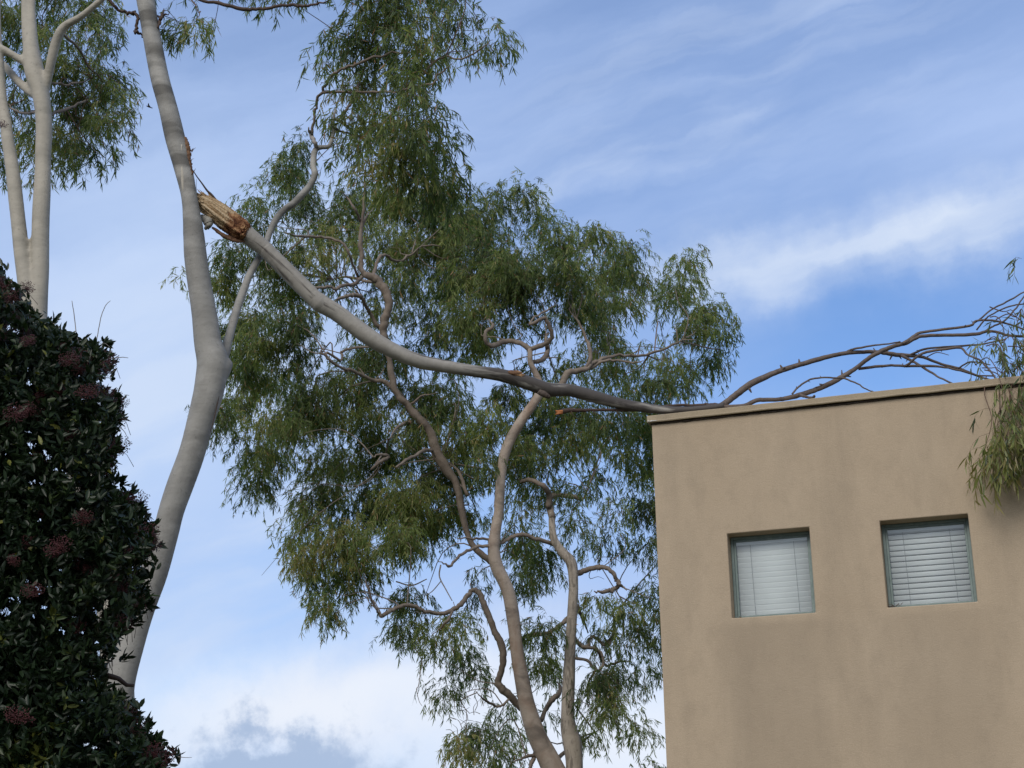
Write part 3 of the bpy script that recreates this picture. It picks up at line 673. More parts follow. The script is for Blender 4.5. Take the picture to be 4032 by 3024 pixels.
mb = MB(); P, r = path([(880, 1478, 1.2), (868, 1520, 2), (858, 1580, 2.2), (842, 1650, 1.8), (828, 1700, 1)], TY-.072, TY-.057, 6); tube(mb, P, r, 6, .1); mb.build('bark_crack', BARK_DARK, near)
mb = MB(); P, r = path([(792, 848, 6), (806, 862, 15), (818, 876, 19), (822, 890, 14), (806, 902, 5)], TY+.12, TY+.12, 5); tube(mb, P, r, 10, .12, .004); mb.build('bark_flap', FLAP, near)
for px, py, wd_ in ((792, 1190, 17), (700, 1905, 14), (812, 1460, 10)):      # healed knot folds
    mb = MB()
    for k_ in range(2):
        P, r = path([(px-wd_, py+k_*7+2, 1), (px-wd_*.4, py+k_*7-3, 3.4), (px+wd_*.4, py+k_*7-3, 3.4), (px+wd_, py+k_*7+1, 1)], TY-.118, TY-.118, 5); tube(mb, P, r, 8, .1)
    mb.build('bark_fold', BARK_NEAR, near)
nc = [(850, 30, 100, 55, .85, .15), (800, 95, 90, 55, .7, .05), (900, 110, 60, 65, .7, .1), (700, 125, 38, 40, .25, .0), (735, 105, 45, 35, .4, .0), (1065, 105, 38, 40, .45, .05), (1080, 90, 25, 25, .4, .05), (985, 50, 45, 45, .35, .05), (1000, 30, 30, 30, .3, .05),
      (850, 170, 75, 45, .6, .05), (760, 190, 55, 45, .4, .05), (900, 195, 45, 45, .5, .1), (880, 290, 85, 55, .85, .15), (800, 280, 70, 50, .6, .1), (950, 330, 50, 50, .7, .1), (990, 110, 35, 40, .3, .0), (960, 130, 40, 35, .3, 0), (690, 75+70, 25, 22, .2, 0),
      (870, 370, 95, 55, .85, .1), (770, 350, 55, 50, .5, .1), (960, 420, 60, 60, .8, .05), (740, 270, 40, 50, .35, .1), (830, 230, 60, 40, .6, .1), (730, 220, 45, 30, .3, .05), (1050, 70, 25, 25, .25, 0), (930, 240, 40, 40, .45, .0),
      (410, 80, 42, 28, .6, .1), (385, 85, 25, 22, .5, .1), (430, 72, 25, 22, .5, .1), (600, 8, 55, 16, .45, .05), (640, -10, 50, 20, .5, 0), (395, 15, 22, 25, .16, 0), (330, -20, 60, 15, .3, 0), (560, -25, 60, 15, .4, 0), (850, -50, 120, 40, .7, .1), (960, 0, 60, 30, .4, .05)]
cen = crown(nc, near, LEAF_NEAR, TY+1.0, .9, .14, .014, 3.1, .66, 14, .28)
SKN = SK
connect(cen, SKN, near, TWIG, .008, 'limblets', 1, .08)

# ------------------------------------------------------------------ fallen limb
fl_base = at(2640, 1614, WY)
fall = empty('fallen_limb', fl_base, 'huge snapped gum limb hanging from the torn trunk down onto the parapet of the building', 'fallen limb')
limb = [(925, 893, 36), (972, 924, 35), (1033, 972, 32), (1061, 998, 32), (1152, 1090, 32), (1243, 1180, 33), (1265, 1196, 35), (1334, 1237, 33), (1456, 1328, 33), (1547, 1380, 31), (1638, 1419, 29), (1729, 1439, 26), (1851, 1459, 24), (1972, 1477, 25), (2063, 1502, 27), (2148, 1531, 28), (2190, 1536, 26), (2243, 1537, 24),
        (2334, 1560, 24), (2425, 1585, 22), (2516, 1602, 20), (2608, 1613, 17), (2699, 1614, 13), (2790, 1606, 12), (2851, 1597, 11)]
def limbY(pxx): 
    return TY+.25+(WY-TY-.25+.10)*min(1, (pxx-925)/(2640-925)) if pxx < 2640 else (onwall(pxx, 1600)-wn*.12)[1]
def limbpath(pts, offY=0, k=6):
    Pp = np.array([at(x, y, limbY(x)+offY) for x, y, _ in pts]); rr = np.array([h for _, _, h in pts])*np.linalg.norm(Pp-CAM, axis=1)/F_PX
    C = catmull(np.c_[Pp, rr], k); return C[:, :3], C[:, 3]
mb = MB(); P, r = limbpath(limb); tube(mb, P, r, 22, .022, .0015); SKF = [P[-30:]]
# raised rings and a knot
for (x, y, h, ax) in ((1262, 1194, 35, 0), ):
    i = int(np.argmin(np.linalg.norm(P-at(x, y, limbY(x)), axis=1))); r[max(0, i-1):i+2] *= 1.06
lm = mb.build('limb', BARK_LIMB, fall)
mb = MB(); p, q = limbpath([(1262, 1170, 30), (1268, 1196, 36.5), (1278, 1206, 35.5), (1296, 1216, 30)]); 
mb2 = MB(); P_, r_ = limbpath([(1225, 1164, 30), (1252, 1186, 35.0), (1262, 1194, 35.6), (1285, 1208, 30)], 0, 4); tube(mb2, P_, r_, 22, .03); mb2.build('bark_collar', BARK_LIMB, fall)
mb = MB(); P_, r_ = limbpath([(2000, 1462, 6), (2012, 1468, 13), (2035, 1470, 13), (2050, 1472, 9)], -.06, 4); tube(mb, P_, r_, 10, .1, .002, ridge=.08); mb.build('broken_stub', TORN, fall)
SPL = plain('raw_orange_wood', (.32, .15, .06), (.60, .38, .20), 30)
for dx, dy, l in ((0, 0, 26), (4, 5, 22), (6, -6, 16), (10, 9, 12), (2, -10, 8)):
    mb = MB(); P_, r_ = limbpath([(2026+dx*.3, 1470+dy*.6, 4), (2040+dx*.5, 1471+dy*.8, 3.2), (2044+l, 1473+dy*1.1+2, .7)], -.08, 3); tube(mb, P_, r_, 6, .15); mb.build('splinter', SPL, fall)
mb = MB(); P_, r_ = limbpath([(2120, 1540, 14), (2140, 1552, 15), (2158, 1562, 10), (2166, 1567, 5)], -.03, 4); tube(mb, P_, r_, 10, .1, .002); mb.build('knot', BARK_ROOF, fall)
# split end: fibrous broken wood
def woodpiece(pts, offY, sides, seed, ridge):
    mb = MB(); P_, r_ = limbpath(pts, offY, 9); n_ = len(P_)
    T = np.gradient(P_, axis=0); T /= np.linalg.norm(T, axis=1)[:, None]
    U = np.cross(T[0], [0, 1, 0]); U /= np.linalg.norm(U); th = np.arange(sides)/sides*2*math.pi
    rs = np.random.default_rng(seed); prof_ = np.repeat(rs.normal(0, 1, sides//2), 2)*ridge + rs.normal(0, ridge*.5, sides); s = 0; V_, A_ = [], []
    end = np.abs(rs.normal(0, 1, sides))*.05
    for i in range(n_):
        if i: s += np.linalg.norm(P_[i]-P_[i-1])
        U = U-T[i]*np.dot(U, T[i]); U /= np.linalg.norm(U); W = np.cross(T[i], U)
        rr_ = r_[i]*(1+prof_+rs.normal(0, .018+.05*(i/n_ > .72), sides)); 
        V_.append(P_[i]+np.outer(np.cos(th)*rr_, U)+np.outer(np.sin(th)*rr_, W)-np.outer(end*max(0, 1-i/4), T[i]))
        A_.append(np.stack([np.cos(th)*r_[i], np.sin(th)*r_[i], np.full(sides, s)], 1))
    F_ = [(i*sides+j, i*sides+(j+1) % sides, (i+1)*sides+(j+1) % sides, (i+1)*sides+j) for i in range(n_-1) for j in range(sides)]
    F_ += [tuple(range(sides))[::-1], tuple((n_-1)*sides+j for j in range(sides))]
    mb.add(np.concatenate(V_), F_, np.concatenate(A_)); return mb
def limbY0(x): return TY+.25
woodpiece([(788, 790, 27), (812, 806, 34), (851, 835, 40), (890, 865, 42), (924, 890, 42), (950, 910, 40), (966, 922, 34), (974, 928, 26)], -.02, 56, 3, .045).build('split_wood', WOOD, fall, False)
mb = MB(); rs = np.random.default_rng(5)
ax_ = np.array([.78, .63]); pr_ = np.array([.63, -.78])
for i in range(70):                       # loose fibres and shards along the break
    a = rs.uniform(-26, 110) if i > 30 else rs.uniform(-10, 12); s_ = rs.uniform(-1, 1)*(30 if i <= 30 else 40)
    x0, y0 = np.array([792, 790])+ax_*a+pr_*s_; l = rs.uniform(10, 34); dv = -ax_*l+pr_*rs.normal(0, 4)
    dep = -.02-.085*math.sqrt(max(0, 1-(s_/42)**2)) if i > 30 else rs.uniform(-.08, .06)
    P_, r_ = limbpath([(x0, y0, rs.uniform(1.5, 4)), (x0+dv[0]*.5, y0+dv[1]*.5, 2), (x0+dv[0], y0+dv[1], .5)], dep, 3); tube(mb, P_, r_, 5, .2, ridge=.1)
mb.build('wood_fibres', WOOD, fall)['kind'] = 'stuff'
mb = MB(); P_, r_ = limbpath([(835, 895, 3), (870, 920, 6), (905, 940, 7), (940, 950, 6), (965, 948, 3)], -.03, 5); tube(mb, P_, r_, 8, .2, .003, ridge=.15); mb.build('torn_bark_lip', TORN, fall)
mb = MB(); P_, r_ = limbpath([(758, 668, 1.4), (775, 695, 2), (795, 722, 2.5), (815, 750, 3.5), (830, 765, 5), (845, 782, 5), (862, 800, 3)], .02, 5); tube(mb, P_, r_, 7, .1); mb.build('bark_strip', BARK_DARK, fall)
mb = MB(); P_, r_ = limbpath([(775, 755, .6), (773, 735, .8), (774, 705, .5)], .0, 4); tube(mb, P_, r_, 5, .1); mb.build('bark_strip', BARK_DARK, fall)
# branches resting on and rising over the roof
def roofY(x, back): return (onwall(min(x, 4200), 1600)-wn*back)[1]
def rbranch(pts, b0, b1, sides=9, m=None, k=5, nubs=0):
    n_ = len(pts); u = np.linspace(0, 1, n_); Pp = np.array([at(x, y, roofY(x, b0+(b1-b0)*uu)) for (x, y, _), uu in zip(pts, u)])
    rr_ = np.array([h for _, _, h in pts])*np.linalg.norm(Pp-CAM, axis=1)/F_PX; C = catmull(np.c_[Pp, rr_], k); SKF.append(C[:, :3])
    mb = MB(); tube(mb, C[:, :3], C[:, 3], sides, .06, .002)
    for _ in range(nubs):
        i = rng.integers(2, len(C)-1); d = rng.normal(0, 1, 3); d[1] *= .4; d /= np.linalg.norm(d); rr0 = C[i, 3]
        tube(mb, np.array([C[i, :3], C[i, :3]+d*rr0*1.4, C[i, :3]+d*rr0*(2+rng.random())]), [rr0*.6, rr0*.4, rr0*.2], 5, .1)
    return mb.build('branch', m or BARK_ROOF, fall)
rbranch([(2820, 1606, 11), (2851, 1590, 12), (2880, 1568, 12), (2911, 1544, 12), (2955, 1512, 12), (3003, 1489, 12), (3050, 1468, 11), (3094, 1453, 11), (3150, 1436, 10), (3211, 1418, 10), (3280, 1400, 9), (3344, 1389, 9), (3400, 1386, 8), (3448, 1386, 8), (3490, 1390, 8), (3539, 1398, 8), (3590, 1400, 7), (3636, 1407, 6), (3709, 1435, 5), (3782, 1453, 5), (3855, 1483, 4), (3920, 1500, 3)], .15, 1.0, 10, None, 4, 9)
rbranch([(3550, 1400, 6), (3600, 1426, 5), (3660, 1462, 5), (3700, 1487, 4), (3760, 1516, 4)], .75, .5, 8, None, 4, 3)
rbranch([(3325, 1392, 5), (3345, 1380, 4), (3375, 1371, 4), (3448, 1359, 3.5), (3500, 1354, 3.2), (3545, 1345, 3.5)], .6, .5, 7, None, 4, 4)
rbranch([(2780, 1600, 8), (2860, 1603, 10), (2931, 1598, 9), (2965, 1582, 8), (2992, 1574, 8), (3053, 1574, 8), (3090, 1570, 9), (3125, 1562, 10), (3160, 1552, 10), (3204, 1538, 10), (3250, 1519, 10), (3296, 1495, 10), (3335, 1472, 10), (3369, 1450, 9), (3417, 1413, 9), (3450, 1393, 9), (3490, 1374, 9), (3530, 1360, 8), (3569, 1350, 8), (3605, 1332, 7), (3642, 1322, 7), (3751, 1319, 6), (3800, 1319, 6), (3842, 1316, 6), (3903, 1304, 5), (3976, 1322, 5), (4050, 1326, 5), (4130, 1350, 4)], .12, .75, 10, None, 4, 11)
rbranch([(3555, 1352, 6), (3581, 1337, 6), (3602, 1322, 6), (3624, 1310, 5), (3709, 1298, 5), (3818, 1283, 5), (3842, 1265, 4), (3903, 1261, 4), (3976, 1277, 3.5), (4050, 1305, 3), (4120, 1330, 2.5)], .5, .9, 8, None, 4, 5)
rbranch([(3835, 1272, 3.5), (3861, 1255, 3.5), (3909, 1216, 3), (3964, 1189, 3), (4032, 1149, 2.6), (4090, 1130, 2)], .8, 1.1, 7)
rbranch([(3845, 1300, 3.5), (3875, 1262, 3.5), (3903, 1240, 3), (3964, 1210, 3), (4032, 1198, 2.6), (4100, 1200, 2)], .7, .5, 7)
rbranch([(3880, 1304, 4), (3910, 1285, 3.5), (3952, 1265, 3.5), (3994, 1222, 3), (4032, 1167, 2.6), (4060, 1120, 2)], .7, .9, 7)
rbranch([(3380, 1452, 6), (3448, 1444, 6), (3510, 1439, 5), (3569, 1441, 5), (3660, 1441, 5), (3720, 1446, 4), (3782, 1460, 4), (3850, 1478, 3), (3920, 1480, 3)], .5, .8, 8, None, 4, 6)
rbranch([(3560, 1443, 5), (3580, 1432, 5), (3600, 1413, 5), (3628, 1394, 5), (3660, 1383, 5), (3720, 1375, 5), (3776, 1368, 5), (3795, 1380, 4), (3812, 1398, 4), (3855, 1416, 4), (3880, 1440, 4), (3903, 1465, 3.5), (3925, 1500, 3), (3934, 1530, 3)], .6, .0, 8, None, 4, 4)
rbranch([(3565, 1404, 5), (3587, 1396, 5), (3636, 1376, 5), (3700, 1368, 4), (3770, 1363, 4), (3873, 1354, 3), (3960, 1336, 3)], .8, .7, 7, None, 4, 3)
rbranch([(3119, 1552, 4), (3135, 1532, 4), (3156, 1514, 4), (3175, 1502, 4), (3198, 1492, 4), (3247, 1486, 3.5), (3290, 1488, 3.5), (3326, 1489, 3.5), (3375, 1511, 3), (3410, 1532, 2.6), (3450, 1546, 2.4)], .15, .3, 7, None, 4, 6)
rbranch([(3150, 1555, 7), (3172, 1562, 6), (3190, 1566, 5), (3204, 1563, 5), (3207, 1556, 4)], .15, .05, 8)
rbranch([(3775, 1450, 3), (3795, 1437, 3), (3818, 1426, 3), (3860, 1428, 2.6), (3900, 1436, 2)], .6, .4, 6)
rbranch([(3650, 1405, 2), (3690, 1388, 1.8), (3735, 1398, 1.2)], .8, .6, 5)
for i in range(26):                        # fine twigs into the leaves hanging at the right
    x0 = rng.uniform(3840, 4080); y0 = rng.uniform(1180, 1480); s_ = rng.uniform(.6, 1.3)
    rbranch([(x0, y0, 2.4), (x0+40*s_, y0+rng.uniform(-30, 20), 2), (x0+70*s_, y0+rng.uniform(-20, 70), 1.6), (x0+90*s_, y0+rng.uniform(20, 150), 1)], rng.uniform(-.1, .8), rng.uniform(-.3, .6), 5, TWIG, 4)
for i in range(10):
    x0 = rng.uniform(3880, 4060); y0 = rng.uniform(1470, 1560)
    rbranch([(x0, y0, 2.2), (x0+rng.uniform(-20, 20), y0+70, 2), (x0+rng.uniform(-30, 30), y0+170, 1.6), (x0+rng.uniform(-40, 30), y0+290, 1)], .0, -.28, 5, TWIG, 4)
fc = [(2195, 715, 30, 26, .16, .0), (2190, 775, 40, 35, .5, .0), (2150, 800, 32, 20, .3, .0), (2145, 785, 22, 18, .3, .0), (2195, 820, 38, 28, .6, .0), (2205, 880, 22, 34, .5, .15), (2180, 870, 26, 26, .35, .2), (2160, 915, 22, 24, .3, .2), (2150, 750, 26, 20, .25, .1), (2120, 800, 20, 14, .2, .1), (2170, 745, 34, 26, .35, .1), (2178, 925, 28, 28, .45, .2), (2165, 965, 34, 34, .85, .3), (2158, 1000, 36, 30, .8, .3), (2190, 985, 34, 45, .8, .2), (2205, 925, 20, 35, .45, .1),
      (2210, 590, 12, 16, .10, .0), (2215, 660, 20, 20, .12, .0), (2260, 760, 60, 70, .5, .0), (2270, 900, 60, 80, .6, .1), (2250, 1000, 40, 50, .6, .2)]
FY = roofY(4000, .15)
ca = crown([c for c in fc if c[1] < 860], fall, LEAF_FALL, FY+.15, .3, .16, .017, 1.8, .75, 9, .34, 'foliage', None, .002)
cb = crown([c for c in fc if c[1] >= 860], fall, LEAF_FALL, FY-.42, .12, .17, .019, 2.8, .95, 9, .40, 'foliage', None, .002)
# second, thinner broken branch caught behind the limb
bb = empty('broken_branch', at(2500, 1617, WY+.1), 'thin dark broken branch with raw red end, caught under the big limb at the parapet', 'branch')
mb = MB(); Pp = [at(x, y, (WY-.35+.55*(x-2188)/450) if x < 2640 else roofY(x, .2)) for x, y in ((2205, 1622), (2240, 1616), (2273, 1616), (2350, 1614), (2425, 1614), (2516, 1614), (2600, 1602), (2660, 1596), (2729, 1596), (2790, 1594), (2830, 1596), (2881, 1602))]
C = catmull(np.c_[np.array(Pp), np.array([10, 8, 7, 6, 6, 6, 6, 6, 6, 7, 8, 8])*.0029], 5); tube(mb, C[:, :3], C[:, 3], 9, .08, .003)
for i in (6, 14, 20, 30): tube(mb, np.array([C[i, :3], C[i, :3]+np.array([.02, -.02, -.05]), C[i, :3]+np.array([.05, -.03, -.10+.02*(i % 3)])]), [.008, .005, .002], 5)
mb.build('stem', BARK_DARK, bb)
mb = MB()
for k_ in range(7):
    dy = rng.uniform(-8, 10); P_, r_ = path([(2215, 1622+dy*.4, 5), (2198, 1624+dy*.7, 4), (2184+rng.uniform(0, 8), 1624+dy*1.2, .8)], WY-.36, WY-.38, 3); tube(mb, P_, r_, 6, .2, ridge=.1)
mb.build('torn_end', RAWRED, bb)

# ------------------------------------------------------------------ left gum (twin stems above the shrub)
LY = 17.0
lb = at(480, 3400, LY); lb[2] = 0
left = empty('gum_tree', lb, 'pale gum tree whose twin upright stems rise out of the dark berry shrub', 'tree')
st_a = [(126, -120, 13), (125, 0, 13), (124, 80, 17), (122, 182, 29), (136, 280, 36), (160, 365, 33), (173, 486, 31), (170, 608, 30), (167, 729, 31), (161, 851, 32), (158, 972, 33), (158, 1061, 32), (154, 1140, 34), (140, 1230, 46), (135, 1273, 52), (145, 1340, 56), (190, 1500, 58), (262, 1700, 60), (345, 1900, 60), (395, 2100, 60), (432, 2300, 60), (455, 2520, 60), (462, 2775, 62), (465, 3024, 64), (470, 3300, 68)]
P, r = path(st_a, LY, LY, 6); P = np.vstack([P, [lb+np.array([0, 0, 1.0])], [lb-np.array([0, 0, .2])]]); r = np.r_[r, .22, .3]
st_b = [(-18, -60, 17), (-14, 120, 18), (-3, 260, 19), (8, 400, 20), (23, 486, 22), (30, 547, 23), (49, 668, 25), (63, 790, 27), (76, 911, 28), (86, 1003, 29), (99, 1091, 32), (115, 1180, 38), (132, 1270, 45)]
Pb, rb = path(st_b, LY-.05, LY, 5)
Pc, rc = path([(95, -120, 13), (97, 0, 13), (101, 90, 16), (112, 182, 20), (128, 260, 22)], LY, LY, 4)
Pd, rd = path([(176, 350, 20), (188, 312, 17), (201, 243, 18), (225, 152, 18), (255, 103, 16), (316, 67, 13), (377, 18, 12), (430, -30, 11), (500, -90, 9)], LY, LY-.5, 5)
Pe, re_ = path([(150, 375, 20), (122, 362, 18), (67, 316, 15), (24, 267, 15), (-30, 220, 14)], LY, LY+.4, 5)
Pf, rf = path([(125, 262, 18), (103, 249, 15), (55, 219, 14), (12, 194, 14), (-40, 170, 13)], LY, LY-.1, 5)
trunkmesh('trunk', [(P, r), (Pb, rb), (Pc, rc), (Pd, rd), (Pe, re_), (Pf, rf)], [], BARK_LEFT, left, .022, 3)
SKL = [P[:30], Pb, Pd, Pe, Pf]; SK = SKL
for pts in ([(160, 470, 7), (230, 440, 6), (280, 425, 5), (330, 400, 4), (400, 380, 3)], [(165, 440, 6), (100, 445, 5), (50, 430, 4), (20, 400, 3)], [(240, 130, 6), (300, 180, 5), (350, 260, 4), (420, 330, 3)], [(130, 300, 6), (220, 330, 5), (300, 330, 4), (380, 300, 3)]):
    branch(pts, LY+.05, LY+1.6, BARK_BR, left, 8, 5, .1)
lc = [(30, 40, 55, 45, .8, 0), (95, 55, 50, 45, .7, 0), (180, 30, 48, 38, .7, 0), (228, 25, 28, 38, .6, 0), (55, 130, 55, 50, .55, .05), (170, 125, 55, 55, .55, .05), (25, 205, 38, 52, .45, 0), (130, 195, 45, 52, .5, 0), (222, 195, 52, 52, .6, 0), (258, 215, 32, 36, .45, 0), (170, 260, 62, 50, .75, 0),
      (238, 290, 36, 34, .55, .15), (100, 320, 52, 42, .7, .05), (195, 330, 45, 34, .65, .05), (60, 300, 36, 44, .45, 0), (150, 365, 45, 22, .5, .05), (15, 350, 28, 36, .3, 0), (8, 395, 18, 24, .25, 0), (80, 375, 38, 22, .5, .05), (245, 250, 38, 34, .45, 0), (210, 75, 40, 40, .5, 0), (125, 110, 45, 45, .5, 0), (-40, 100, 60, 90, .5, 0), (-40, 300, 50, 70, .4, 0), (90, -30, 120, 40, .5, 0), (215, 355, 30, 15, .3, 0), (5, 270, 30, 40, .4, 0), (190, 225, 50, 40, .5, 0), (165, 300, 50, 40, .55, 0)]
cen = crown(lc, left, LEAF_NEAR, LY+1.9, .9, .135, .0135, 2.9, .58, 14, .27)
connect(cen, SKL, left, TWIG, .010, 'limblets', 1, .12)

# ------------------------------------------------------------------ big gum behind
BY = 26.0
bbase = at(2230, 4300, BY); bbase[2] = 0
big = empty('gum_tree', bbase, 'broad leafy gum tree with two pinkish stems and crooked branches behind the fallen limb', 'tree')
T1 = [(2088, 1371, 11), (2088, 1425, 12), (2105, 1462, 13), (2122, 1500, 15), (2124, 1547, 18), (2100, 1589, 18), (2045, 1668, 20), (1996, 1760, 21), (1976, 1851, 19), (1966, 1972, 21), (1964, 2016, 20), (1953, 2077, 22), (1946, 2130, 24), (1945, 2180, 25), (1958, 2235, 26), (1985, 2290, 26), (2004, 2340, 26), (2017, 2411, 26), (2026, 2480, 25), (2032, 2532, 26), (2041, 2600, 27), (2052, 2654, 29), (2075, 2775, 33), (2111, 2891, 37), (2160, 2990, 42), (2215, 3110, 46), (2240, 3220, 52)]
T2 = [(2172, 2016, 13), (2174, 2077, 14), (2184, 2130, 16), (2215, 2175, 19), (2249, 2215, 22), (2258, 2289, 19), (2255, 2381, 21), (2248, 2502, 21), (2241, 2654, 24), (2235, 2806, 26), (2240, 2870, 32), (2254, 2930, 36), (2262, 3012, 34), (2258, 3120, 40), (2245, 3220, 52)]
P1, r1 = path(T1, BY-1.7, BY, 5); P2, r2 = path(T2, BY-.7, BY, 5)
P3, r3 = path([(2240, 3200, 60), (2235, 3400, 66), (2230, 3700, 70)], BY, BY, 4); P3 = np.vstack([P3, [bbase+np.array([0, 0, .8])], [bbase-np.array([0, 0, .2])]]); r3 = np.r_[r3, .36, .48]
trunkmesh('trunk', [(P1, r1), (P3, r3)], [], BARK_BIG, big, .03, 2)
trunkmesh('trunk', [(P2, r2)], [], BARK_FLAKY, big, .03, 2)
SK = [P1, P2]
L1 = [(1945, 2222, 12), (1917, 2198, 12), (1868, 2156, 13), (1836, 2090, 13), (1815, 1990, 14), (1795, 1900, 15), (1760, 1850, 17), (1723, 1790, 20), (1705, 1735, 18), (1687, 1687, 17), (1638, 1638, 16), (1600, 1590, 15), (1565, 1553, 15), (1545, 1500, 14), (1535, 1425, 12), (1520, 1370, 12), (1512, 1320, 13), (1510, 1273, 15), (1524, 1225, 15), (1529, 1190, 16), (1515, 1140, 16), (1490, 1110, 16), (1462, 1091, 15), (1432, 1078, 12), (1420, 1045, 10), (1424, 1000, 10), (1419, 950, 9), (1425, 881, 8), (1432, 800, 6), (1435, 720, 4), (1440, 650, 3)]
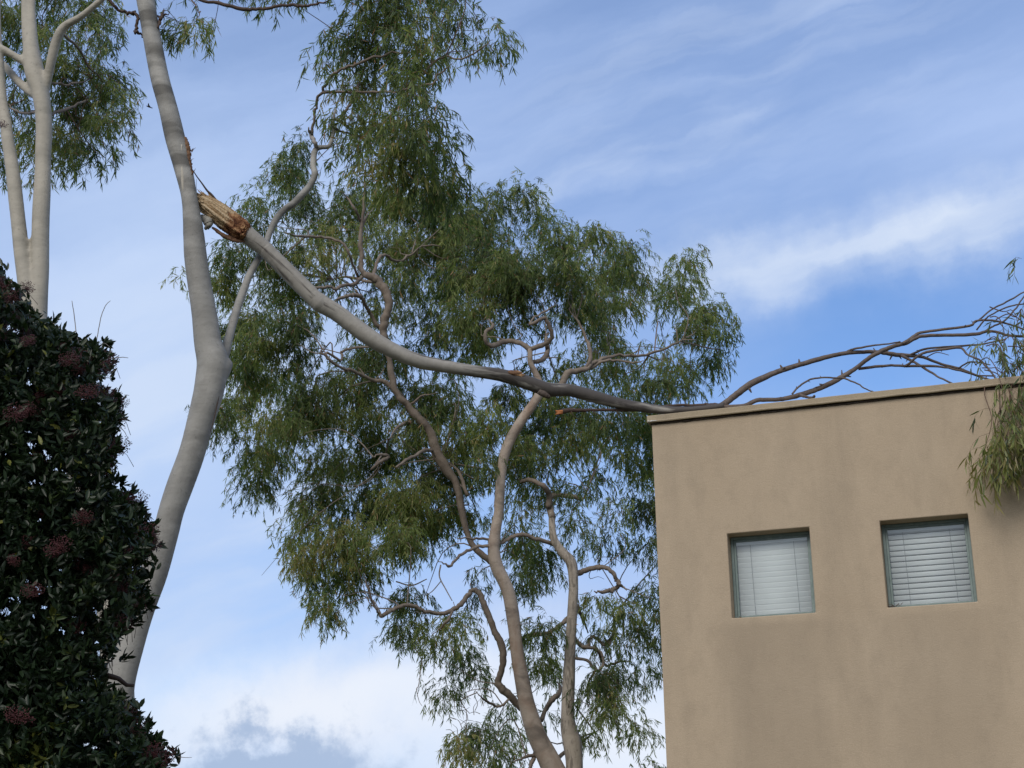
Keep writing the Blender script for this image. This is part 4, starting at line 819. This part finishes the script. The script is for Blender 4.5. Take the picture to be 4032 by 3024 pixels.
NB = [
 (L1, .1, -1.7),
 ([(2088, 1378, 11), (2065, 1358, 11), (2033, 1347, 10), (2000, 1343, 10), (1972, 1348, 10), (1945, 1362, 10), (1922, 1355, 8), (1910, 1330, 8), (1914, 1305, 7), (1938, 1292, 7), (1940, 1272, 5), (1915, 1255, 4)], -1.6, -1.9),
 ([(2090, 1375, 10), (2125, 1362, 10), (2155, 1350, 9), (2172, 1328, 9), (2167, 1292, 8), (2150, 1262, 8), (2142, 1252, 7), (2110, 1268, 7), (2085, 1278, 6), (2105, 1250, 4), (2150, 1225, 4), (2190, 1200, 3)], -1.7, -2.0),
 ([(2095, 1425, 8), (2128, 1420, 9), (2150, 1400, 9), (2158, 1370, 9), (2150, 1340, 8), (2160, 1310, 6)], -1.4, -1.0),
 ([(2130, 1530, 12), (2190, 1530, 12), (2213, 1508, 12), (2228, 1478, 12), (2248, 1462, 12), (2304, 1453, 11), (2330, 1430, 9), (2352, 1423, 8), (2390, 1408, 7), (2438, 1400, 6), (2510, 1402, 5), (2577, 1388, 5), (2668, 1350, 4), (2700, 1330, 3)], -1.5, -.6),
 ([(2300, 1455, 8), (2322, 1425, 8), (2325, 1390, 8), (2310, 1340, 6), (2280, 1270, 5), (2240, 1220, 4)], -1.3, -.8),
 ([(2320, 1452, 7), (2370, 1425, 6), (2430, 1418, 5), (2490, 1428, 4), (2540, 1420, 3)], -1.2, -1.3),
 ([(1590, 1572, 9), (1556, 1535, 10), (1535, 1516, 10), (1510, 1503, 9), (1474, 1498, 8), (1440, 1485, 7), (1395, 1462, 7), (1350, 1450, 6), (1304, 1425, 6), (1280, 1400, 5), (1262, 1385, 4), (1275, 1370, 3)], -.5, -1.6),
 ([(1300, 1425, 4), (1285, 1390, 4), (1310, 1400, 5), (1340, 1420, 5), (1350, 1400, 5), (1345, 1385, 5), (1390, 1372, 5), (1450, 1365, 5), (1500, 1378, 4)], -1.4, -.8),
 ([(1510, 1290, 9), (1486, 1285, 8), (1468, 1250, 8), (1450, 1222, 8), (1432, 1185, 7), (1413, 1164, 8), (1385, 1163, 7), (1358, 1168, 7), (1335, 1175, 6), (1315, 1190, 5)], -.8, -1.8),
 ([(1412, 1165, 6), (1402, 1145, 5), (1398, 1138, 3)], -1.2, -1.3),
 ([(1430, 1085, 8), (1412, 1105, 8), (1389, 1121, 8), (1365, 1122, 7), (1340, 1128, 7), (1318, 1140, 6), (1304, 1128, 6), (1270, 1132, 6), (1230, 1130, 5), (1180, 1090, 4), (1120, 1080, 3)], -1.0, -2.4),
 ([(1470, 1090, 8), (1476, 1060, 7), (1486, 1030, 7), (1500, 1008, 7), (1520, 1006, 6), (1545, 1022, 6), (1577, 1027, 6), (1610, 1005, 5), (1660, 970, 4)], -1.2, -.2),
 ([(1425, 885, 6), (1410, 850, 5), (1395, 820, 5), (1370, 780, 4), (1340, 750, 3)], -1.3, -1.8),
 ([(1425, 890, 5), (1445, 850, 4), (1470, 820, 3)], -1.3, -1.0),
 ([(1500, 1098, 7), (1460, 1108, 6), (1420, 1102, 6), (1360, 1090, 5), (1290, 1100, 4)], -1.0, .5),
 ([(1410, 1090, 6), (1390, 1040, 5), (1376, 1000, 5), (1350, 960, 5), (1290, 935, 6), (1230, 930, 5), (1180, 930, 5), (1120, 915, 4)], -1.2, -2.2),
 ([(1630, 1660, 10), (1600, 1665, 7), (1560, 1690, 6), (1530, 1730, 4)], -.5, -1.2),
 ([(1580, 1630, 5), (1620, 1590, 4), (1660, 1560, 4), (1720, 1545, 3)], -.6, -.9),
 ([(2080, 2810, 16), (2051, 2788, 15), (2008, 2739, 15), (1975, 2710, 16), (1962, 2685, 15), (1974, 2640, 13), (1980, 2590, 14), (1976, 2545, 14), (1955, 2500, 13), (1936, 2455, 12), (1911, 2393, 11), (1897, 2355, 10), (1880, 2328, 10), (1862, 2323, 9), (1845, 2340, 9), (1822, 2372, 10), (1789, 2399, 9), (1735, 2414, 8), (1674, 2408, 8), (1640, 2390, 8), (1613, 2384, 8), (1565, 2393, 8), (1530, 2408, 8), (1504, 2426, 9), (1490, 2410, 5), (1467, 2374, 5), (1455, 2335, 4), (1443, 2302, 4), (1435, 2260, 3)], .0, -1.8),
 ([(1786, 2400, 5), (1765, 2440, 5), (1730, 2475, 4), (1700, 2500, 3)], -1.2, -1.4),
 ([(2160, 1999, 13), (2162, 1950, 12), (2150, 1922, 11), (2124, 1905, 9), (2095, 1890, 9), (2063, 1893, 8), (2045, 1898, 7)], -.7, -1.0),
 ([(2175, 2040, 13), (2166, 1996, 13), (2165, 1960, 12), (2190, 1950, 9), (2230, 1954, 9), (2264, 1955, 8), (2290, 1965, 6), (2320, 1940, 5)], -.7, -.2),
 ([(2195, 2150, 10), (2160, 2135, 9), (2111, 2122, 8), (2070, 2106, 8), (2039, 2107, 8), (2005, 2122, 8), (1975, 2136, 7), (1940, 2150, 7), (1899, 2150, 6), (1860, 2160, 6), (1820, 2180, 6), (1790, 2210, 5), (1771, 2232, 5), (1755, 2222, 4), (1720, 2210, 3)], -.5, -1.6),
 ([(1945, 2130, 6), (1900, 2122, 5), (1850, 2120, 5), (1800, 2118, 4)], -.8, -1.2),
 ([(2262, 2262, 11), (2290, 2252, 10), (2324, 2238, 9), (2373, 2232, 9), (2400, 2243, 9), (2415, 2259, 9), (2425, 2280, 8), (2439, 2297, 8), (2425, 2315, 8), (2403, 2326, 8), (2370, 2330, 7), (2342, 2329, 6)], -.3, -.7),
 ([(2438, 2297, 6), (2452, 2312, 5), (2470, 2322, 4)], -.6, -.6),
 ([(2248, 2420, 9), (2225, 2445, 9), (2172, 2484, 8), (2140, 2496, 8), (2099, 2499, 8), (2068, 2508, 8), (2055, 2520, 7)], .3, .0),
 ([(2130, 2838, 10), (2150, 2790, 10), (2175, 2755, 11), (2202, 2733, 10), (2203, 2700, 7), (2195, 2684, 6)], .0, .2),
 ([(2245, 2490, 9), (2290, 2545, 8), (2312, 2545, 8), (2325, 2512, 7), (2345, 2508, 7), (2378, 2538, 6), (2400, 2520, 5), (2420, 2490, 5)], .4, .8),
 ([(2290, 2545, 7), (2350, 2560, 7), (2378, 2615, 6), (2400, 2620, 5), (2440, 2605, 5), (2490, 2605, 4)], .4, .7),
 ([(2250, 2590, 7), (2310, 2600, 6), (2350, 2640, 6), (2375, 2620, 6), (2365, 2570, 5), (2340, 2540, 4)], .4, .1),
 ([(2345, 2640, 5), (2320, 2680, 5), (2310, 2710, 4)], .3, .3),
 ([(2270, 2380, 9), (2285, 2410, 7), (2300, 2450, 6), (2315, 2490, 5)], .5, .9),
 ([(2400, 2540, 5), (2420, 2470, 5), (2415, 2410, 5), (2440, 2390, 4), (2480, 2370, 3)], .6, .9),
 ([(2160, 2990, 8), (2110, 2975, 7), (2060, 2985, 6), (2020, 3000, 5)], .0, -.6),
 ([(2110, 2960, 9), (2090, 3010, 9), (2075, 3050, 9)], .0, -.4),
 ([(2010, 2750, 5), (1970, 2780, 5), (1940, 2775, 5), (1900, 2750, 4), (1870, 2720, 3)], -.2, -.9),
 ([(2180, 3000, 9), (2225, 2960, 8), (2290, 2920, 6), (2360, 2870, 4)], .0, .9),
 ([(1840, 1950, 9), (1800, 1850, 6), (1720, 1800, 4)], .0, .5),
 ([(1560, 1840, 4), (1600, 1810, 6), (1640, 1790, 7), (1690, 1770, 8), (1715, 1800, 8)], -1.8, -.7),
 ([(1460, 1850, 4), (1500, 1815, 7), (1530, 1800, 7), (1500, 1790, 6), (1470, 1800, 5)], -1.5, -1.5),
]
for pts, a, b_ in NB:
    thick = max(p[2] for p in pts)
    branch(pts, BY+a, BY+b_, BARK_BR, big, 10 if thick > 8 else 7, 4, .12)
SKB = SK
bc = [
 # upper left and middle
 (650, 330, 33, 36, .5, 0), (622, 385, 42, 40, 1.0, -.1), (640, 440, 45, 35, .8, -.05), (545, 440, 34, 30, .5, 0), (560, 495, 45, 34, .5, 0), (500, 560, 42, 34, .7, .05), (480, 610, 38, 44, .8, .1), (393, 605, 10, 18, .5, -.1), (412, 885, 6, 18, .25, -.1), (540, 560, 45, 40, .45, .05),
 (700, 480, 62, 45, .55, .1), (780, 480, 55, 45, .6, .05), (655, 540, 52, 32, .45, 0), (610, 635, 62, 34, .85, -.05), (1020, 495, 75, 68, 1.0, .0), (1085, 430, 36, 32, .5, 0), (1140, 430, 36, 38, .65, .0), (1165, 480, 34, 34, .5, .0), (1065, 575, 80, 62, 1.0, -.05), (960, 545, 70, 55, 1.0, .05),
 (880, 545, 55, 50, .75, .05), (870, 440, 75, 50, .9, .1), (950, 470, 70, 50, 1.0, .05), (760, 420, 50, 35, .5, .1), (870, 620, 45, 42, .6, .05), (950, 630, 52, 44, .9, 0), (1120, 610, 72, 60, 1.0, -.05), (1200, 535, 52, 46, .85, -.05), (1280, 530, 62, 34, .5, 0), (1350, 555, 50, 40, .55, 0), (1240, 600, 80, 50, .8, .0), (1320, 610, 68, 44, .7, .0), (1390, 610, 38, 40, .4, .0),
 (1490, 570, 34, 34, .55, .05), (1480, 630, 44, 42, .6, 0), (1540, 690, 40, 48, .75, -.05), (1495, 720, 44, 38, .75, -.05), (1565, 745, 22, 36, .55, 0), (1535, 805, 34, 38, .6, 0), (1455, 660, 40, 30, .5, 0), (1300, 680, 48, 42, .65, -.05), (1260, 660, 60, 35, .6, 0), (1350, 660, 45, 35, .5, 0), (1300, 745, 36, 42, .9, -.1), (1330, 775, 45, 30, .5, 0), (1455, 800, 52, 32, .55, .12), (1400, 835, 60, 34, .7, .1), (1480, 845, 38, 24, .6, .1), (1300, 830, 45, 36, .6, .1), (1240, 800, 34, 30, .7, .1), (1350, 865, 45, 25, .6, .05), (1420, 760, 30, 20, .35, .05),
 # middle
 (1010, 690, 56, 50, .9, 0), (1075, 650, 45, 45, .8, 0), (940, 710, 44, 44, .75, 0), (1040, 740, 52, 45, .8, .05), (990, 790, 45, 36, .5, .05), (870, 690, 35, 45, .3, 0), (620, 700, 45, 42, .7, -.1), (530, 690, 48, 52, .7, .05), (560, 745, 50, 48, .9, .1), (520, 800, 45, 45, .8, .1), (500, 740, 38, 40, .7, .1), (565, 840, 50, 50, .85, .05), (470, 940, 20, 30, .7, -.05), (500, 890, 36, 44, .8, .05), (465, 900, 25, 35, .6, 0),
 (620, 800, 42, 44, .6, 0), (650, 750, 32, 34, .6, -.05), (650, 870, 52, 48, .75, .0), (585, 920, 50, 42, .75, .05), (540, 985, 36, 44, .5, .0), (552, 1050, 42, 56, .6, .05), (595, 985, 50, 46, .6, .0), (640, 945, 42, 38, .6, .0), (700, 900, 62, 55, .75, .05), (765, 850, 52, 60, .75, .1), (820, 790, 44, 42, .8, -.05), (780, 780, 40, 38, .7, .0), (805, 920, 52, 50, .75, .1), (880, 870, 44, 48, .55, .05), (880, 780, 40, 35, .6, 0), (720, 1000, 62, 44, .5, 0), (800, 1000, 62, 56, .75, .1), (880, 985, 52, 50, .6, .05), (960, 890, 52, 60, .75, .1), (1000, 960, 52, 50, .75, .05), (960, 1040, 70, 48, .8, .0), (880, 1080, 70, 58, .85, .1), (800, 1100, 80, 56, .8, .1), (700, 1080, 70, 48, .65, .05), (655, 1150, 48, 50, .75, .05), (740, 1185, 70, 56, .9, .1), (840, 1180, 70, 48, .85, .05), (925, 1150, 58, 50, .85, 0), (980, 1100, 40, 45, .7, 0), (690, 1255, 40, 40, .8, .1), (700, 1325, 42, 36, .65, .05), (750, 1280, 30, 38, .55, .0), (655, 1215, 38, 38, .75, .1), (780, 1240, 40, 35, .7, 0), (740, 660, 25, 25, .3, 0),
 # centre right
 (1100, 870, 42, 50, .6, .0), (1150, 810, 36, 34, .4, 0), (1180, 915, 50, 52, .75, .1), (1240, 895, 50, 42, .65, .05), (1155, 1000, 50, 52, .65, 0), (1060, 930, 34, 50, .75, .05), (1120, 930, 35, 45, .6, 0), (1240, 980, 50, 48, .7, .05), (1320, 915, 52, 42, .7, .0), (1380, 900, 30, 42, .7, .0), (1385, 960, 32, 48, .65, 0), (1330, 1000, 48, 38, .45, 0), (1290, 1060, 36, 36, .35, 0), (1385, 1045, 26, 48, .7, -.05), (1390, 1110, 28, 50, .75, -.05), (1395, 1180, 22, 50, .6, -.05), (1180, 1075, 34, 32, .5, 0), (1130, 1060, 30, 40, .5, 0), (1130, 1180, 42, 50, .7, .05), (1170, 1225, 40, 46, .7, .05), (1130, 1265, 36, 36, .5, 0), (1040, 1140, 30, 30, .35, 0), (1250, 1150, 34, 48, .45, 0), (1310, 1180, 42, 30, .45, 0), (1120, 1110, 40, 30, .35, 0), (1330, 1120, 30, 36, .35, 0), (1240, 1060, 30, 36, .4, 0), (1060, 1010, 35, 45, .6, 0), (1200, 860, 40, 35, .6, .1),
 (950, 864, 50, 40, .5, .05), (1120, 715, 50, 40, .4, 0), (648, 907, 50, 45, .45, 0), (1130, 975, 50, 45, .45, .05), (900, 930, 60, 50, .45, 0), (1010, 620, 60, 50, .6, 0), (830, 540, 60, 50, .4, .1), (700, 1020, 60, 40, .4, 0), (1200, 700, 30, 30, .3, 0), (1230, 680, 50, 30, .5, 0), (600, 560, 45, 40, .4, .05), (720, 830, 50, 50, .4, .05), (1000, 1010, 50, 60, .5, .05), (1270, 940, 60, 50, .4, .05), (690, 560, 50, 36, .5, .05), (700, 625, 45, 32, .45, 0), (600, 590, 45, 35, .6, .05), (735, 520, 50, 35, .5, .05), (820, 605, 30, 48, .4, 0), (655, 695, 40, 30, .5, 0), (765, 705, 32, 28, .35, 0), (830, 690, 38, 42, .5, 0), (770, 560, 30, 40, .35, .05),
 # lower
 (890, 1305, 42, 30, .7, .0), (875, 1365, 46, 34, .6, .0), (948, 1375, 50, 34, .65, .0), (835, 1310, 24, 22, .35, .0), (1005, 1350, 40, 28, .45, .0), (1035, 1290, 28, 32, .25, .0), (1025, 1235, 22, 34, .2, 0), (1000, 1430, 48, 34, .45, .0), (962, 1500, 32, 34, .5, .05), (1030, 1470, 32, 34, .45, .1), (1090, 1540, 26, 24, .4, .15), (1180, 1370, 52, 30, .65, -.05), (1165, 1430, 42, 34, .7, -.05), (1280, 1310, 32, 34, .4, 0), (1345, 1340, 36, 42, .6, .0), (1400, 1310, 22, 48, .5, .0), (1385, 1400, 32, 42, .5, .0), (1300, 1385, 36, 42, .4, 0), (1335, 1465, 48, 34, .8, -.05), (1285, 1490, 42, 44, .65, -.05), (1330, 1550, 48, 36, .65, .1), (1385, 1600, 22, 36, .55, .1), (1390, 1460, 24, 38, .45, 0), (1200, 1475, 20, 44, .3, 0), (1050, 1595, 52, 30, .7, .1), (1000, 1630, 38, 32, .7, .15), (1100, 1595, 28, 22, .5, .05), (1180, 1560, 22, 30, .25, 0), (1080, 1650, 60, 25, .6, .1), (1280, 1600, 40, 35, .35, .05), (1110, 1370, 20, 40, .3, 0), (940, 1430, 30, 20, .3, 0),
 (1420, 940, 30, 80, .6, 0), (1450, 1100, 40, 100, .5, 0), (1450, 1350, 40, 120, .4, 0), (1000, 1720, 90, 50, .5, .05), (1380, 1720, 90, 60, .5, .05),
]
cen = crown(bc, big, LEAF_BIG, BY+.9, 1.9, .135, .0145, 4.0, .66, 16, .32, 'crown', None, .0022, .25)
connect(cen, SKB, big, BARK_BR, .012, 'limblets', 1, .15)
mb = MB()
for pts in ([(1625, 2540, 2), (1660, 2600, 2), (1655, 2650, 1.8), (1648, 2700, 1.8), (1640, 2715, 1.6), (1650, 2760, 1.2), (1662, 2780, .8)], [(1735, 2225, 3), (1730, 2270, 3), (1755, 2320, 2.5), (1780, 2365, 2)], [(1735, 2290, 2), (1700, 2330, 2), (1670, 2345, 1.2)], [(1560, 2290, 3), (1620, 2305, 3), (1680, 2280, 2)], [(1785, 2370, 1.5), (1800, 2420, 1.2), (1815, 2450, .8)]):
    mb = MB(); P_, r_ = path(pts, BY-.6, BY-.9, 5); tube(mb, P_, r_, 5, .05); mb.build('bare_twig', TWIG_PALE, big)
mb = MB()
for i in range(40):                        # bare dead twigs low in the crown
    x0, y0 = (rng.uniform(1780, 1900), rng.uniform(2790, 3024)) if i < 26 else (rng.uniform(2300, 2420), rng.uniform(1300, 1430))
    a = rng.uniform(0, 6.28); l = rng.uniform(30, 80); P_, r_ = path([(x0, y0, 1.5), (x0+l*.5*math.cos(a), y0-abs(l*.5*math.sin(a)), 1.2), (x0+l*math.cos(a+.4), y0-abs(l*math.sin(a+.4)), .7)], BY-.4, BY+.4, 4); tube(mb, P_, r_, 4, .05)
mb.build('bare_twigs', TWIG_PALE, big)['kind'] = 'stuff'

# ------------------------------------------------------------------ berry shrub, close on the left
SY = 7.6
sb = at(40, 4000, SY); sb[2] = 0
shrub = empty('berry_shrub', sb, 'dense dark evergreen shrub with clusters of dark red berries filling the lower left', 'shrub')
poly = np.array([(-60, 560), (15, 600), (35, 640), (50, 670), (75, 700), (115, 705), (150, 735), (190, 745), (225, 752), (240, 785), (195, 812), (215, 845), (262, 860), (262, 895), (245, 930), (255, 985), (225, 1010), (240, 1050), (290, 1080), (312, 1120), (335, 1165), (310, 1200), (300, 1240), (322, 1290), (300, 1330), (262, 1350), (240, 1390), (212, 1430), (225, 1470), (262, 1505), (300, 1560), (330, 1600), (362, 1625), (350, 1680), (380, 1800), (360, 2000), (-260, 2000), (-260, 560)], float)
def inpoly(p):
    x, y = p[:, 0], p[:, 1]; ins = np.zeros(len(p), bool); j = len(poly)-1
    for i in range(len(poly)):
        xi, yi = poly[i]; xj, yj = poly[j]
        ins ^= ((yi > y) != (yj > y)) & (x < (xj-xi)*(y-yi)/(yj-yi+1e-12)+xi); j = i
    return ins
nr = 8200; q = np.c_[rng.uniform(-260, 390, nr*3), rng.uniform(560, 2000, nr*3)]; q = q[inpoly(q+rng.normal(0, 7, q.shape))]
holes = [(65, 960, 9, 6), (95, 975, 5, 4), (20, 705, 6, 5), (38, 715, 7, 4), (20, 850, 3, 3), (60, 800, 3, 3), (12, 1320, 12, 8), (75, 1330, 6, 5), (160, 1330, 5, 4), (215, 1330, 8, 12), (230, 1305, 6, 9), (130, 1230, 4, 4), (72, 1040, 5, 4), (215, 870, 4, 3), (170, 1050, 5, 5), (215, 1410, 8, 6), (200, 1460, 6, 6), (145, 1545, 4, 4), (20, 1290, 4, 5), (45, 1400, 3, 3), (95, 1310, 4, 3), (150, 1380, 4, 3), (255, 1600, 4, 4), (290, 1590, 4, 4), (60, 1250, 3, 3), (35, 1440, 3, 3)]
holes += [(rng.uniform(0, 240), rng.uniform(760, 1620), rng.uniform(2, 5), rng.uniform(2, 5)) for _ in range(46)]
def keep(v, infl=5.5):
    k = np.ones(len(v), bool)
    for hx, hy, ha, hb in holes: k &= ((v[:, 0]-hx)/(ha+infl))**2+((v[:, 1]-hy)/(hb+infl))**2 > 1
    return k
dep = rng.uniform(-.45, 1.1, len(q)); 
# every shoot tip carries a rosette of leaves
Pt = np.array([atv(x, y, SY+d) for (x, y), d in zip(q, dep)])
m_ = 9; n = len(Pt); ax = rng.normal(0, .6, (n, 3)); ax[:, 2] += .9; ax[:, 1] -= .35; ax[:, 0] += np.clip((q[:, 0]-100)/260, -.2, .8); ax /= np.linalg.norm(ax, axis=1)[:, None]
dd = ax[:, None, :]*.75 + rng.normal(0, .62, (n, m_, 3)); p = np.repeat(Pt[:, None, :], m_, 1) - ax[:, None, :]*rng.uniform(0, .07, (n, m_, 1))
ti = np.clip(rng.normal(.35, .2, (n, 1))+rng.normal(0, .14, (n, m_)), 0, .97); ti[rng.random((n, m_)) < .008] = 1
yel = ((q[:, 0]-70)/55)**2+((q[:, 1]-1640)/70)**2 < 1; ti[yel] = np.clip(ti[yel]+.45, 0, 1)
p = p.reshape(-1, 3); dd = dd.reshape(-1, 3); ti = ti.ravel()
# thin the leaves where the sky shows through the shrub
mid = p + dd/np.linalg.norm(dd, axis=1)[:, None]*.035; rel = mid-CAM; z_ = rel@_f; vx = (rel@CR/z_*F_PX+2016)/VS; vy = (1512-rel@CU/z_*F_PX)/VS
kk = keep(np.c_[vx, vy]); p, dd, ti = p[kk], dd[kk], ti[kk]; n = len(p)
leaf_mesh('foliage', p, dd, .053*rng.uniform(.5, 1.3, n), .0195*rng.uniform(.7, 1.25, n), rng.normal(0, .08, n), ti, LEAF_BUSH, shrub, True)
print('shrub leaves', n)
sel = (rng.random(len(Pt)) < .4) & (dep > -.1); Ps = Pt[sel]; ax_s = ax[sel]
tri_twigs(np.stack([Ps-ax_s*.12+np.array([0, .05, -.03]), Ps-ax_s*.08+np.array([0, .02, 0]), Ps-ax_s*.03, Ps+ax_s*.01], 1), 'twigs', BARK_DARK, shrub, .0018)
# stems
for x0, x1 in ((40, -60), (90, 60), (20, 140), (110, 200), (60, 290)):
    pts = [atv(x1, 900+rng.uniform(0, 300)+abs(x1)*1.2, SY+.4), atv((x0+x1)/2+rng.uniform(-20, 20), 1500, SY+.35), atv(x0, 2000, SY+.3), sb+np.array([x0*.002, rng.uniform(-.1, .1), -.1])]
    mb = MB(); P_ = catmull(pts, 6); tube(mb, P_, np.linspace(.008, .045, len(P_)), 8, .06, .01); mb.build('stem', BARK_DARK, shrub)
mb = MB()
for pts in ([(315, 1370, 2.2), (300, 1310, 1.8), (292, 1240, 1.6), (283, 1185, 1.2)], [(378, 1352, 2.2), (386, 1310, 1.8), (400, 1240, 1.6), (418, 1200, 1.3), (435, 1184, .9)], [(282, 1340, 1.6), (330, 1342, 1.5), (390, 1350, 1.5), (415, 1353, 1.3), (434, 1368, .8)], [(330, 1370, 1.2), (350, 1360, .9)],
            [(425, 1413, 1.8), (455, 1410, 1.6), (480, 1407, 1.5), (504, 1409, 1)], [(392, 1483, 1.4), (415, 1486, 1.2), (437, 1491, .8)], [(197, 1278, 1.6), (213, 1274, 1.3), (228, 1283, 1), (237, 1294, .7)], [(467, 1675, 1.6), (490, 1700, 1.3), (505, 1728, .9)], [(545, 1945, 1.6), (560, 1928, 1)], [(700, 2980, 1.6), (730, 2983, 1.2), (755, 2982, .8)], [(490, 1555, 1.5), (508, 1557, 1)]):
    mb = MB(); P_, r_ = path(pts, SY, SY, 5, .01); tube(mb, P_, r_, 5, .08, .0006); mb.build('bare_twig', BARK_GREYBR, shrub)
# leaf whorls standing out at the edge
ed = [(205, 748), (230, 742), (180, 735), (160, 728), (325, 690), (40, 640), (118, 692), (265, 1045), (255, 1035), (290, 1060), (300, 1120), (330, 1135), (300, 1215), (325, 1240), (335, 1215), (262, 1360), (295, 1525), (320, 1560), (350, 1605), (375, 1620), (385, 1640), (340, 1590), (270, 1420), (245, 1030), (195, 775), (285, 1545)]
pe, de = [], []
for vx, vy in ed:
    if vx > 300 and vy < 1000: continue
    c = atv(vx, vy, SY+rng.uniform(-.2, .2)); a = unit(np.array([.45, -.1, .8])+rng.normal(0, .35, 3))
    for i in range(7): pe.append(c-a*rng.uniform(0, .04)); de.append(a*.9+rng.normal(0, .42, 3))
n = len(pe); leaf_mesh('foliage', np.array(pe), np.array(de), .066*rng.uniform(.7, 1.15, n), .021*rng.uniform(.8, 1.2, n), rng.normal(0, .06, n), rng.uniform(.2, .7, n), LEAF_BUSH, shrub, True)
# berry clusters: four cluster meshes, many hanging copies
ico = bmesh.new(); bmesh.ops.create_icosphere(ico, subdivisions=1, radius=1); iv = np.array([v.co[:] for v in ico.verts]); ifc = [tuple(v.index for v in f.verts) for f in ico.faces]; ico.free()
cms = []
for s_ in range(5):
    rs = np.random.default_rng(50+s_); mb = MB(); nb = 200
    for i in range(nb):
        d = rs.normal(0, 1, 3); d /= np.linalg.norm(d); c = d*rs.random()**.4*np.array([.085, .07, .048]); mb.add(iv*rs.uniform(.0026, .0040)+c, ifc)
    for i in range(26):
        d = rs.normal(0, 1, 3); d /= np.linalg.norm(d); e = d*np.array([.08, .065, .045]); tube(mb, np.array([[0, 0, -.02], e*.5+[0, 0, -.012], e]), [.0014, .001, .0007], 3, 0, 0, False)
    me_o = mb.build('berry_cluster', BERRY, shrub); cms.append(me_o)
bp = [(8, 615), (25, 640), (12, 670), (35, 690), (50, 712), (5, 720), (60, 735), (145, 748), (170, 762), (190, 772), (205, 790), (225, 800), (175, 795), (150, 775), (120, 740), (232, 775), (105, 850), (95, 865), (130, 845), (35, 890), (60, 885), (90, 900), (20, 905), (225, 845), (250, 855), (262, 870), (240, 885), (245, 905), (245, 955), (235, 985), (255, 965), (210, 960), (205, 925), (230, 1005), (225, 1020),
      (300, 1080), (290, 1095), (275, 1075), (315, 1150), (325, 1165), (308, 1180), (335, 1178), (290, 1195), (200, 1230), (250, 1250), (270, 1240), (285, 1290), (300, 1300), (315, 1302), (270, 1270), (60, 1170), (110, 1195), (125, 1180), (180, 1215), (30, 1210), (265, 1345), (250, 1360), (240, 1330), (70, 1275), (275, 1530), (290, 1555), (300, 1575), (315, 1600), (330, 1625), (350, 1635), (340, 1650), (310, 1640), (262, 1520), (60, 1560), (40, 1545), (165, 1350), (80, 1000), (150, 940), (4, 268), (190, 845), (255, 1625), (60, 620), (180, 1120), (100, 1110)]
for i, (vx, vy) in enumerate(bp):
    o = cms[i] if i < 5 else cms[i % 5].copy()
    if i >= 5: COL.objects.link(o); o.parent = shrub
    c = atv(vx, vy, SY+rng.uniform(-.55, -.1) if vx < 200 else SY+rng.uniform(-.3, .25)); k_ = rng.uniform(.55, 1.0)
    if vy < 300: k_ = .5
    o.location = Vector(c)-Vector(sb); o.rotation_euler = tuple(rng.uniform(-.6, .6, 3)*np.array([1, 1, 5])); o.scale = (k_, k_, k_)
# cluster meshes were built relative to the shrub's base: re-centre them once
for o in cms:
    me = o.data; co = np.zeros(len(me.vertices)*3, np.float32); me.vertices.foreach_get('co', co); co = co.reshape(-1, 3)+np.array(sb, dtype=np.float32); me.vertices.foreach_set('co', co.ravel()); me.update()

# ------------------------------------------------------------------ small bird in flight
FE = plain('dark_feathers', (.02, .02, .022), (.05, .05, .055), 40)
bc_ = at(588, 421, 22.0); bird = empty('flying_bird', bc_, 'tiny dark bird flying between the left tree and the torn trunk', 'bird')
mb = MB(); body = np.array([(-.052, 0, .018), (-.040, 0, .016), (-.028, 0, .012), (-.010, 0, .004), (.010, 0, -.004), (.028, 0, -.013), (.050, 0, -.022)])+bc_
tube(mb, catmull(body, 3), np.interp(np.linspace(0, 6, 19), range(7), [.0015, .009, .0095, .013, .012, .007, .008]), 10, 0)
mb.build('body', FE, bird)
for s_ in (-1, 1):
    mb = MB(); V_ = []
    for k_ in range(6):
        u = k_/5; lead = np.array([-.012-.012*math.sin(u*2.4)+.02*u*u, s_*(.008+.055*u), .008+.030*u-.004*u*u]); ch = .030*(1-u)**.6+.004
        for th_, q_ in ((.0015, 0), (.0008, .5), (.0004, 1), (-.0012, 1), (-.0012, .5), (-.0012, 0)): V_.append(bc_+lead+np.array([ch*q_, 0, -ch*q_*.25+th_]))
    F_ = [(i*6+j, (i+1)*6+j, (i+1)*6+(j+1) % 6, i*6+(j+1) % 6) for i in range(5) for j in range(6)]+[(0, 1, 2, 3, 4, 5), (30, 31, 32, 33, 34, 35)]
    mb.add(V_, F_); mb.build('wing', FE, bird)
